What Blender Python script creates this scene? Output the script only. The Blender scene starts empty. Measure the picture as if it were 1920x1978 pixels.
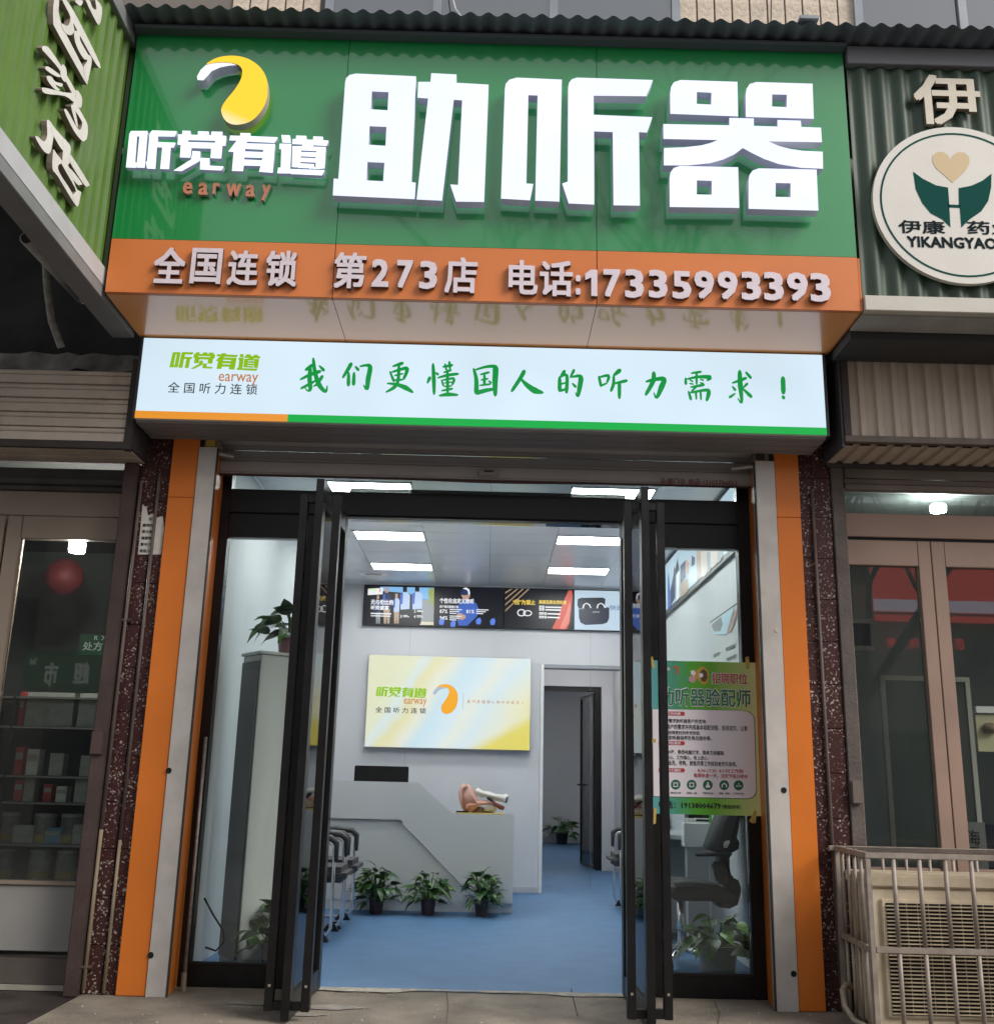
import bpy, bmesh, math, random
from mathutils import Vector, Matrix, Euler
random.seed(7)
scene = bpy.context.scene
col = scene.collection
R = math.radians

# ------------------------------------------------------------------ camera
IW, IH, FPX, CX, CY = 1920.0, 1978.0, 2011.0, 960.0, 989.0
def _n(v): return Vector(v).normalized()
_Y = _n((940-CX, 1506-CY, FPX)); _U = Vector((1146-CX, -6827-CY, FPX))
_Z = (_U - _Y*_U.dot(_Y)).normalized(); _X = _Z.cross(-_Y)
if _X.x < 0: _X = -_X
CAM = Vector((0.0, -6.0, 1.1))
def ray(px, py):
    c = Vector((px-CX, py-CY, FPX))
    return Vector((_X.dot(c), _Y.dot(c), _Z.dot(c)))
def PY(px, py, y): r = ray(px, py); return CAM + r*((y-CAM.y)/r.y)
def PZ(px, py, z): r = ray(px, py); return CAM + r*((z-CAM.z)/r.z)
def PX(px, py, x): r = ray(px, py); return CAM + r*((x-CAM.x)/r.x)
def zoom(ox, oy, s): return lambda x, y: (ox+x*s, oy+y*s)
cam_d = bpy.data.cameras.new('camera'); cam = bpy.data.objects.new('camera', cam_d); col.objects.link(cam)
# rows of the world->camera rotation are the world axes seen in camera space (x right, y down, z forward)
right = Vector((_X.x, _Y.x, _Z.x)); down = Vector((_X.y, _Y.y, _Z.y)); fwd = Vector((_X.z, _Y.z, _Z.z))
M = Matrix((right, -down, -fwd)).transposed().to_4x4(); M.translation = CAM
cam.matrix_world = M
cam_d.sensor_fit = 'HORIZONTAL'; cam_d.sensor_width = 36.0; cam_d.lens = 36.0*FPX/IW
cam_d.clip_start = .05; cam_d.clip_end = 500
scene.camera = cam
# ------------------------------------------------------------------ sky, sun, exposure
world = bpy.data.worlds.new('World'); scene.world = world; world.use_nodes = True
nt = world.node_tree; nt.nodes.clear()
SUN_EL, SUN_AZ = 38, 122       # sun direction: high, behind the camera, well to the right
sky = nt.nodes.new('ShaderNodeTexSky'); sky.sky_type = 'NISHITA'; sky.sun_disc = False
sky.sun_elevation = R(SUN_EL); sky.sun_rotation = R(SUN_AZ); sky.dust_density = 1.5; sky.air_density = 1.0; sky.ozone_density = 1
hsv = nt.nodes.new('ShaderNodeHueSaturation'); hsv.inputs['Saturation'].default_value = .22
bg = nt.nodes.new('ShaderNodeBackground'); bg.inputs['Strength'].default_value = .125
out = nt.nodes.new('ShaderNodeOutputWorld')
nt.links.new(sky.outputs[0], hsv.inputs['Color']); ov = nt.nodes.new('ShaderNodeMix'); ov.data_type = 'RGBA'; ov.inputs[0].default_value = .65; ov.inputs[7].default_value = (3.6, 3.7, 3.9, 1)   # even overcast layer
nt.links.new(hsv.outputs[0], ov.inputs[6]); nt.links.new(ov.outputs[2], bg.inputs[0]); nt.links.new(bg.outputs[0], out.inputs[0])
sd = bpy.data.lights.new('sun', 'SUN'); sd.energy = 1.5; sd.angle = R(30); sd.color = (1, .95, .88)
sun = bpy.data.objects.new('sun', sd); col.objects.link(sun)
az = R(SUN_AZ); el = R(SUN_EL)
sdir = Vector((math.sin(az)*math.cos(el), math.cos(az)*math.cos(el), math.sin(el)))
sun.rotation_euler = (-sdir).to_track_quat('-Z', 'Y').to_euler()
vs = scene.view_settings; vs.view_transform = 'Standard'; vs.look = 'None'; vs.gamma = 1; vs.exposure = 1.12; vs.use_curve_mapping = False
scene.render.engine = 'CYCLES'; cy = scene.cycles
cy.use_denoising = True; cy.max_bounces = 10; cy.diffuse_bounces = 4; cy.glossy_bounces = 4; cy.transparent_max_bounces = 16
cy.caustics_reflective = False; cy.caustics_refractive = False; cy.sample_clamp_indirect = 6

# ------------------------------------------------------------------ materials
MATS = {}
def mat(name, c=(.5,.5,.5), rough=.5, metal=0., spec=.5, var=0., scale=6., bump=0., bscale=60., emit=0., ec=None,
        dirt=0., dcol=(.05,.04,.03), dscale=3., coat=0., cior=1.5, crough=.05, stretch=None, trans=0., detail=4):
    if name in MATS: return MATS[name]
    m = bpy.data.materials.new(name); m.use_nodes = True; n = m.node_tree; b = n.nodes['Principled BSDF']
    b.inputs['Roughness'].default_value = rough; b.inputs['Metallic'].default_value = metal
    b.inputs['Specular IOR Level'].default_value = spec
    b.inputs['Base Color'].default_value = (*c, 1)
    if coat:
        b.inputs['Coat Weight'].default_value = coat; b.inputs['Coat IOR'].default_value = cior; b.inputs['Coat Roughness'].default_value = crough
    if emit:
        b.inputs['Emission Color'].default_value = (*(ec or c), 1); b.inputs['Emission Strength'].default_value = emit
    if var or bump or dirt:
        tc = n.nodes.new('ShaderNodeTexCoord'); co = tc.outputs['Object']
        if stretch:
            mp = n.nodes.new('ShaderNodeMapping'); mp.inputs['Scale'].default_value = stretch
            n.links.new(co, mp.inputs[0]); co = mp.outputs[0]
        src = None
        if var:
            no = n.nodes.new('ShaderNodeTexNoise'); no.inputs['Scale'].default_value = scale; no.inputs['Detail'].default_value = detail
            n.links.new(co, no.inputs['Vector'])
            rp = n.nodes.new('ShaderNodeValToRGB')
            rp.color_ramp.elements[0].position = .3; rp.color_ramp.elements[1].position = .7
            rp.color_ramp.elements[0].color = tuple(max(0, x*(1-var)) for x in c)+(1,); rp.color_ramp.elements[1].color = tuple(min(1, x*(1+var)) for x in c)+(1,)
            n.links.new(no.outputs[0], rp.inputs[0]); src = rp.outputs[0]
            rr = n.nodes.new('ShaderNodeMapRange'); rr.inputs[3].default_value = max(.02, rough-.12*var/.3*.5); rr.inputs[4].default_value = min(1, rough+.12*var/.3*.5)
            n.links.new(no.outputs[0], rr.inputs[0]); n.links.new(rr.outputs[0], b.inputs['Roughness'])
        if dirt:
            d = n.nodes.new('ShaderNodeTexNoise'); d.inputs['Scale'].default_value = dscale; d.inputs['Detail'].default_value = 8; d.inputs['Roughness'].default_value = .65
            n.links.new(co, d.inputs['Vector'])
            dr = n.nodes.new('ShaderNodeValToRGB'); dr.color_ramp.elements[0].position = .48; dr.color_ramp.elements[1].position = .72
            n.links.new(d.outputs[0], dr.inputs[0])
            mu = n.nodes.new('ShaderNodeMath'); mu.operation = 'MULTIPLY'; mu.inputs[1].default_value = dirt
            n.links.new(dr.outputs[0], mu.inputs[0])
            mx = n.nodes.new('ShaderNodeMix'); mx.data_type = 'RGBA'
            n.links.new(mu.outputs[0], mx.inputs[0])
            if src: n.links.new(src, mx.inputs[6])
            else: mx.inputs[6].default_value = (*c, 1)
            mx.inputs[7].default_value = (*dcol, 1); src = mx.outputs[2]
        if src: n.links.new(src, b.inputs['Base Color'])
        if bump:
            no2 = n.nodes.new('ShaderNodeTexNoise'); no2.inputs['Scale'].default_value = bscale; no2.inputs['Detail'].default_value = 5
            n.links.new(co, no2.inputs['Vector'])
            bp = n.nodes.new('ShaderNodeBump'); bp.inputs['Strength'].default_value = bump; bp.inputs['Distance'].default_value = .01
            n.links.new(no2.outputs[0], bp.inputs['Height']); n.links.new(bp.outputs[0], b.inputs['Normal'])
    MATS[name] = m; return m
def emat(name, c, s=1., var=0., scale=2.):
    if name in MATS: return MATS[name]
    m = bpy.data.materials.new(name); m.use_nodes = True; n = m.node_tree; b = n.nodes['Principled BSDF']
    b.inputs['Base Color'].default_value = (*[x*.12 for x in c], 1); b.inputs['Roughness'].default_value = .35
    b.inputs['Emission Color'].default_value = (*c, 1); b.inputs['Emission Strength'].default_value = s
    if var:
        tc = n.nodes.new('ShaderNodeTexCoord'); no = n.nodes.new('ShaderNodeTexNoise'); no.inputs['Scale'].default_value = scale; no.inputs['Detail'].default_value = 1
        n.links.new(tc.outputs['Object'], no.inputs['Vector'])
        mr = n.nodes.new('ShaderNodeMapRange'); mr.inputs[1].default_value = .3; mr.inputs[2].default_value = .7; mr.inputs[3].default_value = s*(1-var); mr.inputs[4].default_value = s*(1+var)
        n.links.new(no.outputs[0], mr.inputs[0]); n.links.new(mr.outputs[0], b.inputs['Emission Strength'])
    MATS[name] = m; return m
def glassmat(name, tint=(.9,.94,.93), ior=1.5, dust=0.):
    if name in MATS: return MATS[name]
    m = bpy.data.materials.new(name); m.use_nodes = True; n = m.node_tree; n.nodes.clear()
    o = n.nodes.new('ShaderNodeOutputMaterial'); t = n.nodes.new('ShaderNodeBsdfTransparent'); t.inputs[0].default_value = (*tint, 1)
    g = n.nodes.new('ShaderNodeBsdfGlossy'); g.inputs['Roughness'].default_value = .0
    f = n.nodes.new('ShaderNodeFresnel'); f.inputs[0].default_value = ior
    mx = n.nodes.new('ShaderNodeMixShader'); n.links.new(f.outputs[0], mx.inputs[0]); n.links.new(t.outputs[0], mx.inputs[1]); n.links.new(g.outputs[0], mx.inputs[2])
    last = mx.outputs[0]
    if dust:
        d = n.nodes.new('ShaderNodeBsdfDiffuse'); d.inputs[0].default_value = (.45,.44,.42,1)
        tc = n.nodes.new('ShaderNodeTexCoord'); no = n.nodes.new('ShaderNodeTexNoise'); no.inputs['Scale'].default_value = 5; no.inputs['Detail'].default_value = 8
        n.links.new(tc.outputs['Object'], no.inputs['Vector'])
        mr = n.nodes.new('ShaderNodeMapRange'); mr.inputs[1].default_value = .35; mr.inputs[2].default_value = .8; mr.inputs[3].default_value = dust*.3; mr.inputs[4].default_value = dust
        n.links.new(no.outputs[0], mr.inputs[0])
        m2 = n.nodes.new('ShaderNodeMixShader'); n.links.new(mr.outputs[0], m2.inputs[0]); n.links.new(last, m2.inputs[1]); n.links.new(d.outputs[0], m2.inputs[2]); last = m2.outputs[0]
    n.links.new(last, o.inputs[0]); MATS[name] = m; return m

# ------------------------------------------------------------------ object helpers
def tag(o, label=None, cat=None, group=None, kind=None):
    if label: o['label'] = label
    if cat: o['category'] = cat
    if group: o['group'] = group
    if kind: o['kind'] = kind
    return o
def attach(o, parent):
    if parent is not None:
        o.parent = parent
        o.matrix_parent_inverse = WM(parent).inverted()
    return o
def WM(o):
    m = Matrix.LocRotScale(o.location, o.rotation_euler, o.scale)
    return WM(o.parent) @ o.matrix_parent_inverse @ m if o.parent else m
def thing(name, label, cat, loc=(0,0,0), group=None, rz=0):
    o = bpy.data.objects.new(name, None); col.objects.link(o); o.location = loc; o.rotation_euler = (0,0,rz); o.empty_display_size = .1
    return tag(o, label, cat, group)
def link(name, me, m=None, parent=None, local=False):
    o = bpy.data.objects.new(name, me); col.objects.link(o)
    if m is not None and not me.materials: me.materials.append(m)
    if parent is not None:
        if local: o.parent = parent
        else: attach(o, parent)
    return o
class MB:
    """collects shapes into one mesh"""
    def __init__(s): s.v = []; s.f = []; s.mi = []
    def add(s, vs, fs, mi=0):
        k = len(s.v); s.v += [tuple(v) for v in vs]; s.f += [tuple(i+k for i in f) for f in fs]; s.mi += [mi]*len(fs); return s
    def box(s, x0,x1,y0,y1,z0,z1, mi=0):
        if x0 > x1: x0, x1 = x1, x0
        if y0 > y1: y0, y1 = y1, y0
        if z0 > z1: z0, z1 = z1, z0
        return s.add([(x0,y0,z0),(x1,y0,z0),(x1,y1,z0),(x0,y1,z0),(x0,y0,z1),(x1,y0,z1),(x1,y1,z1),(x0,y1,z1)],
              [(0,3,2,1),(4,5,6,7),(0,1,5,4),(1,2,6,5),(2,3,7,6),(3,0,4,7)], mi)
    def tube(s, pts, r, n=8, mi=0, cap=True):
        pts = [Vector(p) for p in pts]; rs = r if isinstance(r, (list, tuple)) else [r]*len(pts)
        vs = []; fs = []; up = None
        for i, p in enumerate(pts):
            t = (pts[min(i+1, len(pts)-1)] - pts[max(i-1, 0)]).normalized()
            if up is None: up = t.orthogonal().normalized()
            a = (up - t*up.dot(t)); a = a.normalized() if a.length > 1e-6 else t.orthogonal().normalized(); up = a; b = t.cross(a)
            for k in range(n):
                th = 2*math.pi*k/n; vs.append(p + (a*math.cos(th)+b*math.sin(th))*rs[i])
        for i in range(len(pts)-1):
            for k in range(n):
                fs.append((i*n+k, i*n+(k+1)%n, (i+1)*n+(k+1)%n, (i+1)*n+k))
        if cap: fs.append(tuple(range(n))[::-1]); fs.append(tuple(range((len(pts)-1)*n, len(pts)*n)))
        return s.add(vs, fs, mi)
    def lathe(s, prof, c=(0,0,0), n=20, mi=0):
        vs = []; fs = []
        for (r, z) in prof:
            for k in range(n):
                th = 2*math.pi*k/n; vs.append((c[0]+r*math.cos(th), c[1]+r*math.sin(th), c[2]+z))
        for i in range(len(prof)-1):
            for k in range(n): fs.append((i*n+k, i*n+(k+1)%n, (i+1)*n+(k+1)%n, (i+1)*n+k))
        return s.add(vs, fs, mi)
    def quad(s, a, b, c, d, mi=0): return s.add([a,b,c,d], [(0,1,2,3)], mi)
    def mesh(s, name, mats=None, smooth=False):
        me = bpy.data.meshes.new(name); me.from_pydata(s.v, [], s.f)
        if mats:
            for m in (mats if isinstance(mats, (list, tuple)) else [mats]): me.materials.append(m)
            me.polygons.foreach_set('material_index', s.mi)
        if smooth: me.polygons.foreach_set('use_smooth', [True]*len(me.polygons))
        me.update(); return me
    def obj(s, name, mats, parent=None, smooth=False, local=False, bevel=0):
        me = s.mesh(name, mats, smooth)
        if bevel:
            bm = bmesh.new(); bm.from_mesh(me); bmesh.ops.remove_doubles(bm, verts=bm.verts, dist=1e-5)
            ed = [e for e in bm.edges if len(e.link_faces) == 2 and e.calc_face_angle(0) > .6]
            bmesh.ops.bevel(bm, geom=ed, offset=bevel, segments=2, affect='EDGES', clamp_overlap=True); bm.to_mesh(me); bm.free()
        return link(name, me, None, parent, local)
def box(name, x0,x1,y0,y1,z0,z1, m, parent=None, bevel=0, local=False):
    return MB().box(x0,x1,y0,y1,z0,z1).obj(name, m, parent, bevel=bevel, local=local)
def struct(o): o['kind'] = 'structure'; return o
def fix_normals(me):
    bm = bmesh.new(); bm.from_mesh(me); bmesh.ops.recalc_face_normals(bm, faces=bm.faces); bm.to_mesh(me); bm.free()
DG = bpy.context.evaluated_depsgraph_get
def curve_mesh(cu, name):
    o = bpy.data.objects.new(name, cu); col.objects.link(o)
    dg = bpy.context.evaluated_depsgraph_get(); dg.update()
    me = bpy.data.meshes.new_from_object(o.evaluated_get(dg)); me.name = name
    bpy.data.objects.remove(o); bpy.data.curves.remove(cu)
    me.materials.clear(); return me
def poly_mesh(name, loops, depth, mapf):
    """loops of 2D points (first outlines, then holes, even-odd filled), extruded; mapf(x, y, t) -> world, t 0 back .. 1 front"""
    cu = bpy.data.curves.new(name, 'CURVE'); cu.dimensions = '2D'; cu.fill_mode = 'BOTH'; cu.extrude = .5 if depth else 0
    for lp in loops:
        sp = cu.splines.new('POLY'); sp.points.add(len(lp)-1); sp.use_cyclic_u = True
        for p, q in zip(sp.points, lp): p.co = (q[0], q[1], 0, 1)
    me = curve_mesh(cu, name)
    for v in me.vertices: v.co = mapf(v.co.x, v.co.y, v.co.z+.5 if depth else 1)
    return me
def two_mats(me, face, side, axis, sgn):
    """front faces get material 0, sides 1"""
    fix_normals(me); me.materials.append(face); me.materials.append(side); me.update()
    for p in me.polygons: p.material_index = 0 if p.normal[axis]*sgn > .8 else 1
    return me
def text_curve(txt, bold=0., extrude=0., shear=0., res=2, space=1.):
    cu = bpy.data.curves.new('text', 'FONT'); cu.body = txt; cu.size = 1; cu.offset = bold; cu.extrude = extrude; cu.shear = shear; cu.resolution_u = res; cu.space_character = space
    return cu
def text_mesh(txt, o, ux, uz, w=None, h=None, fit=None, depth=0., bold=0., shear=0., res=2, space=1., align='L', name='lettering'):
    """text laid with its lower-left at o along the unit vectors ux (reading) and uz (up); fit=(w,h) stretches the ink box exactly"""
    me = curve_mesh(text_curve(txt, 0, .5 if depth else 0, shear, res, space), name)
    xs = [v.co.x for v in me.vertices]; ys = [v.co.y for v in me.vertices]
    x0, x1, y0, y1 = min(xs)-bold, max(xs)+bold, min(ys)-bold, max(ys)+bold
    if fit: sx, sy = fit[0]/(x1-x0), fit[1]/(y1-y0)
    elif h: sx = sy = h/(y1-y0)
    else: sx = sy = w/(x1-x0)
    o = Vector(o); ux = Vector(ux); uz = Vector(uz); un = ux.cross(uz)
    sh = {'L': 0, 'C': -.5, 'R': -1}[align]*(x1-x0)*sx
    base = [v.co.copy() for v in me.vertices]; faces = [tuple(p.vertices) for p in me.polygons]
    shifts = [(0,0)] if not bold else [(bold,bold*.97),(-bold*.98,bold),(bold*.99,-bold),(-bold,-bold*.96)]
    mb = MB()
    for k, (dx, dy) in enumerate(shifts):
        mb.add([o + ux*((c.x+dx-x0)*sx+sh) + uz*((c.y+dy-y0)*sy) + un*(((c.z+.5)*depth if depth else 0)+.0003*k) for c in base], faces)
    bpy.data.meshes.remove(me)
    return mb.mesh(name)
UXF, UZF = Vector((1,0,0)), Vector((0,0,1))     # a surface that faces the street (normal -Y)
def strokes_mesh(name, strokes, mapf, lift=.0002):
    """brush strokes: lists of (x, y, width) -> flat tapered strips with rounded ends"""
    mb = MB()
    for si, st in enumerate(strokes):
        pts = [Vector((p[0], p[1])) for p in st]; ws = [p[2] for p in st]
        fp = []; fw = []
        for i in range(len(pts)-1):                       # subdivide with smoothing
            p0 = pts[max(i-1,0)]; p1 = pts[i]; p2 = pts[i+1]; p3 = pts[min(i+2,len(pts)-1)]
            for k in range(4):
                t = k/4; a = .5*((2*p1)+(p2-p0)*t+(2*p0-5*p1+4*p2-p3)*t*t+(3*p1-p0-3*p2+p3)*t**3)
                fp.append(a); fw.append(ws[i]*(1-t)+ws[i+1]*t)
        fp.append(pts[-1]); fw.append(ws[-1])
        vs = []; n = len(fp)
        for i in range(n):
            d = (fp[min(i+1,n-1)]-fp[max(i-1,0)]); d = d.normalized() if d.length > 1e-6 else Vector((1,0))
            nn = Vector((-d.y, d.x)); e = .72 if i in (0, n-1) else 1.
            vs += [fp[i]+nn*fw[i]*.5*e, fp[i]-nn*fw[i]*.5*e]
        d0 = (fp[1]-fp[0]).normalized(); d1 = (fp[-1]-fp[-2]).normalized()
        vs = [fp[0]-d0*fw[0]*.3] + vs + [fp[-1]+d1*fw[-1]*.3]
        fs = [(0,1,2)] + [(1+2*i, 3+2*i, 4+2*i, 2+2*i) for i in range(n-1)] + [(2*n+1, 2*n, 2*n-1)]
        mb.add([mapf(v.x, v.y, lift*si) for v in vs], fs)
    return mb.mesh(name)

# ================================================================== materials used again and again
M_conc = mat('concrete step', (.175,.147,.115), .88, var=.42, scale=3.0, bump=.8, bscale=70, dirt=.7, dcol=(.27,.24,.20), dscale=2.6, detail=12)
M_dark = mat('dark void', (.02,.02,.022), .8)
M_black = mat('black powder coat', (.008,.0072,.0075), .36, var=.3, scale=9, spec=.35)
M_glass = glassmat('window glass')
M_oglass = glassmat('dusty window glass', (.86,.9,.88), dust=.03)
M_orange = mat('orange composite panel', (.62,.165,.022), .36, spec=.4, var=.07, scale=2.2, dirt=.22, dcol=(.42,.12,.03), dscale=1.6, bump=.05, bscale=4)
M_orange2 = mat('salmon orange band panel', (.62,.185,.05), .38, spec=.4, var=.06, scale=2.2)
M_orange_gloss = mat('glossy orange soffit', (.80,.33,.11), .35, coat=1, cior=1.55, crough=.10)
M_green = mat('glossy green composite panel', (.004,.215,.048), .3, coat=1, cior=1.5, crough=.045, bump=.022, bscale=2.2, dirt=.25, dcol=(.008,.15,.045), dscale=1.3)
M_white = mat('white paint', (.72,.72,.71), .45, var=.04)
M_wallg = mat('interior wall', (.60,.61,.63), .55, var=.03, scale=2)
M_chrome = mat('chrome', (.75,.75,.77), .14, metal=1)
M_steel = mat('stained steel', (.28,.235,.20), .58, metal=.3, var=.2, scale=14, dirt=.5, dcol=(.12,.085,.06))
M_rail = mat('grey shutter rail', (.47,.43,.40), .5, var=.1, scale=5, dirt=.35, dcol=(.2,.17,.15))
M_glow = emat('lit white letter face', (.77,.82,1.0), .50, .04, 3)

# ================================================================== ground
g = struct(MB().quad((-60,-60,-.46),(60,-60,-.46),(60,60,-.46),(-60,60,-.46)).obj('ground', mat('street paving', (.21,.195,.175), .9, var=.3, scale=3, bump=.4, bscale=80)))
struct(box('step', -2.03, 6, -2.6, 0, -.455, 0, M_conc, bevel=.012))
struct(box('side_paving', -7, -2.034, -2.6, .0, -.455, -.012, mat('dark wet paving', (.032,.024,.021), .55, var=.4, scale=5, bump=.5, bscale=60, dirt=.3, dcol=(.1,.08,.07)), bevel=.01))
# broken cement along the threshold
rnd = random.Random(3)
M_cem = mat('pale cement', (.36,.33,.28), .9, var=.2, scale=20, bump=.6)
th = MB(); x = -1.6; prof = []
while x < 1.5:
    w = rnd.uniform(.03,.14); big_ = -.95 < x < -.42 or .4 < x < .85; prof.append((x, rnd.uniform(-.085,-.05) if big_ else rnd.uniform(-.03,-.006))); x += w
vs = [(p[0], p[1], .004+rnd.random()*.004) for p in prof] + [(p[0], .0, .012) for p in prof]; n = len(prof)
th.add(vs, [(i, i+1, n+i+1, n+i) for i in range(n-1)])
tag(th.obj('cement_edge', M_cem), kind='structure')
for k, (px, py, r) in enumerate([(640,1948,.16),(585,1962,.1),(1225,1955,.05),(480,1940,.12)]):
    c = PZ(px, py, 0); p2 = MB(); q = 14; pts = []
    for i in range(q):
        a = 2*math.pi*i/q; rr = r*rnd.uniform(.45,1); pts.append((c.x+rr*1.3*math.cos(a), c.y+rr*.5*math.sin(a), .004))
    p2.add(pts+[(c.x,c.y,.006)], [(i,(i+1)%q,q) for i in range(q)]); struct(p2.obj('cement_splash', mat('cement splash', (.22,.20,.175), .9, var=.25, scale=14)))

for (pts, w) in ([[(1103,1912),(1108,1935),(1116,1966)], .006], [[(862,1918),(866,1945),(862,1978)], .003], [[(1380,1935),(1390,1960),(1386,1985)], .003]):
    q = [PZ(*p, 0) for p in pts]; cm = MB(); cm.v = sum([[(p.x-w/2,p.y,.0035),(p.x+w/2,p.y,.0035)] for p in q], []); cm.f = [(2*i,2*i+1,2*i+3,2*i+2) for i in range(len(q)-1)]; cm.mi = [0]*len(cm.f)
    struct(cm.obj('joint_crack', mat('crack dark', (.03,.025,.02), .95)))
gr = MB(); r4 = random.Random(77)
for k in range(140):
    x = r4.uniform(-2.0,1.7); yy = r4.uniform(-1.3,-.05); q = r4.uniform(.002,.008); a = r4.uniform(0,3); ca, sa = math.cos(a)*q, math.sin(a)*q
    gr.add([(x+ca,yy+sa,.001),(x-sa,yy+ca,.001),(x-ca,yy-sa,.001),(x+sa*.6,yy-ca*.6,.001),(x,yy,.001+q*.6)], [(0,1,4),(1,2,4),(2,3,4),(3,0,4)])
tag(gr.obj('grit', mat('pale grit', (.42,.38,.33), .9, var=.4, scale=60)), 'scattered pale grit and crumbs on the concrete step', 'grit', kind='stuff')
# ================================================================== upper facade of the building
bld = thing('apartment_facade', 'upper storey of tan textured tiles and dark framed windows above the awning', 'building', (0,.1,3))
M_wallc = mat('facade backing', (.16,.14,.12), .9)
M_tile = mat('tan split tile', (.52,.43,.34), .75, var=.16, scale=18, bump=1., bscale=28)
MB().box(-7,7,.1,.3,3.05,5.3).box(-7,-1.24,.1,.3,5.3,7.6).box(1.2,2.395,.1,.3,5.3,7.6).box(-1.24,1.2,.1,.3,5.3,5.55).box(2.395,7,.1,.3,5.3,5.55).obj('wall', M_wallc, bld)
tile_me = None
for (xa, xb) in ((-1.88,-1.27),(1.2,2.39)):
    nx = round((xb-xa)/.122)
    for i in range(nx):
        for j in range(2):
            me = MB().box(.004,.114,0,.012,.005,.515).mesh('tile', M_tile) if tile_me is None else tile_me
            tile_me = me; o = link('tile', me); o.location = (xa+i*.122, .086, 5.90+j*.52); attach(o, bld); o.location = Vector((xa+i*.122, .086, 5.90+j*.52))
M_wframe = mat('grey window frame', (.22,.24,.27), .4, var=.1)
M_wpane = mat('dark window pane', (.02,.025,.03), .04, spec=1., coat=1, cior=1.9, crough=.01)
def window(x0, x1, z0, z1, mulls, y=.06):
    w = MB().box(x0,x1,y,y+.06,z0,z0+.06).box(x0,x1,y,y+.06,z1-.06,z1)
    for mx in mulls: w.box(mx-.028,mx+.028,y-.004,y+.058,z0+.06,z1-.06)
    wo = w.obj('window', M_wframe, bld)
    ms = list(mulls)
    for a, b in zip(ms[:-1], ms[1:]): box('pane', a+.028, b-.028, y+.02, y+.03, z0+.06, z1-.06, M_wpane, wo)
window(-1.24,1.2,5.55,7.4,(-1.21,-.47,.33,1.17)); window(2.40,6,5.55,7.4,(2.43,3.15,4.0,4.8,5.97))
# ================================================================== corrugated awning
def corrug(name, x0, x1, pitch, amp, f, m, parent, n=10, thick=.0):
    """wave running along u; f(u, h) -> (bottom point, top point)"""
    k = int((x1-x0)/pitch*n); vs = []; fs = []
    for i in range(k+1):
        u = x0+(x1-x0)*i/k; h = amp*math.sin(2*math.pi*(u-x0)/pitch)
        a, b = f(u, h); vs += [a, b]
    fs = [(2*i, 2*i+2, 2*i+3, 2*i+1) for i in range(k)]
    return MB().add(vs, fs).obj(name, m, parent, smooth=True)
aw = thing('corrugated_awning', 'dark grey corrugated roofing sheet with wavy lip above the green shop sign', 'awning', (0,-1.2,5.03))
M_aw = mat('weathered dark sheet', (.10,.115,.14), .6, var=.3, scale=4, dirt=.3, dcol=(.1,.1,.1))
corrug('sheet', -2.3, 5, .095, .013, lambda u,h: ((u,-1.31,5.028+h),(u,.05,5.12+h)), M_aw, aw)
corrug('sheet', -2.3, 5, .095, .013, lambda u,h: ((u,-1.31,5.028+h+.004),(u,.05,5.12+h+.004)), M_aw, aw)
box('flashing', -2.0, 1.845, -1.20, -1.142, 4.985, 5.006, mat('dark flashing', (.07,.08,.095), .5), aw)
tag(box('clip', 1.56, 1.66, -1.33, -1.27, 5.045, 5.065, M_wframe, aw))
cabl = thing('overhead_cable', 'thin pale stay cable running down across the upstairs windows', 'cable', (-.1,-.9,5.1))
MB().tube([(-.08,-.9,5.1),(-.33,-.2,6.0),(-.42,.02,6.5)], .005, 6).obj('cable', mat('pale cable', (.45,.45,.42), .6), cabl)
cab2 = thing('black_wire', 'thin black wire hanging over the tan upstairs tiles', 'wire', (1.7,-.5,5.1))
MB().tube([(1.62,-.4,5.15),(1.78,-.05,5.95),(1.83,.05,6.4)], .004, 6).obj('wire', M_black, cab2)

# ================================================================== main sign
SY = -1.14
sg = thing('hearing_aid_shop_sign', 'large green and orange shop sign with glowing white characters over the entrance', 'shop sign', (0,SY,3.45))
seams = [-2.0, -.845, .50, 1.845]
def wavy_panel(name, x0, x1, z0, z1, m, parent, amp=.0016, nx=22, nz=14, seed=0):
    r = random.Random(seed); ph = [r.uniform(0,6) for _ in range(6)]
    vs = []; fs = []
    for j in range(nz+1):
        for i in range(nx+1):
            u = i/nx; v = j/nz; e = min(1, 6*min(u,1-u,v,1-v))
            d = amp*e*(math.sin(5*u+ph[0])*math.sin(4*v+ph[1])+.6*math.sin(9*u+3*v+ph[2])+.4*math.sin(7*v-4*u+ph[3]))
            vs.append((x0+(x1-x0)*u, SY+d, z0+(z1-z0)*v))
    for j in range(nz):
        for i in range(nx):
            a = j*(nx+1)+i; fs.append((a,a+1,a+nx+2,a+nx+1))
    mb = MB().add(vs, fs)
    mb.add([(x0,SY,z0),(x1,SY,z0),(x1,SY,z1),(x0,SY,z1),(x0,SY+.02,z0),(x1,SY+.02,z0),(x1,SY+.02,z1),(x0,SY+.02,z1)],[(0,4,5,1),(1,5,6,2),(2,6,7,3),(3,7,4,0),(4,7,6,5)])
    o = mb.obj(name, m, parent)
    for i, p in enumerate(o.data.polygons): p.use_smooth = i < nx*nz
    return o
for i in range(3):
    x0, x1 = seams[i]+.0015, seams[i+1]-.0015
    o = wavy_panel('green_panel', x0, x1, 3.757, 4.985, M_green, sg, seed=i)
    box('orange_panel', x0, x1, SY-.004, SY+.02, 3.452, 3.754, M_orange2, sg, bevel=.002)
    # soffit panel under the sign, joints slightly skewed
    box('soffit_panel', x0, x1, SY+.022, -.58, 3.452, 3.47, M_orange_gloss, sg)
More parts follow.
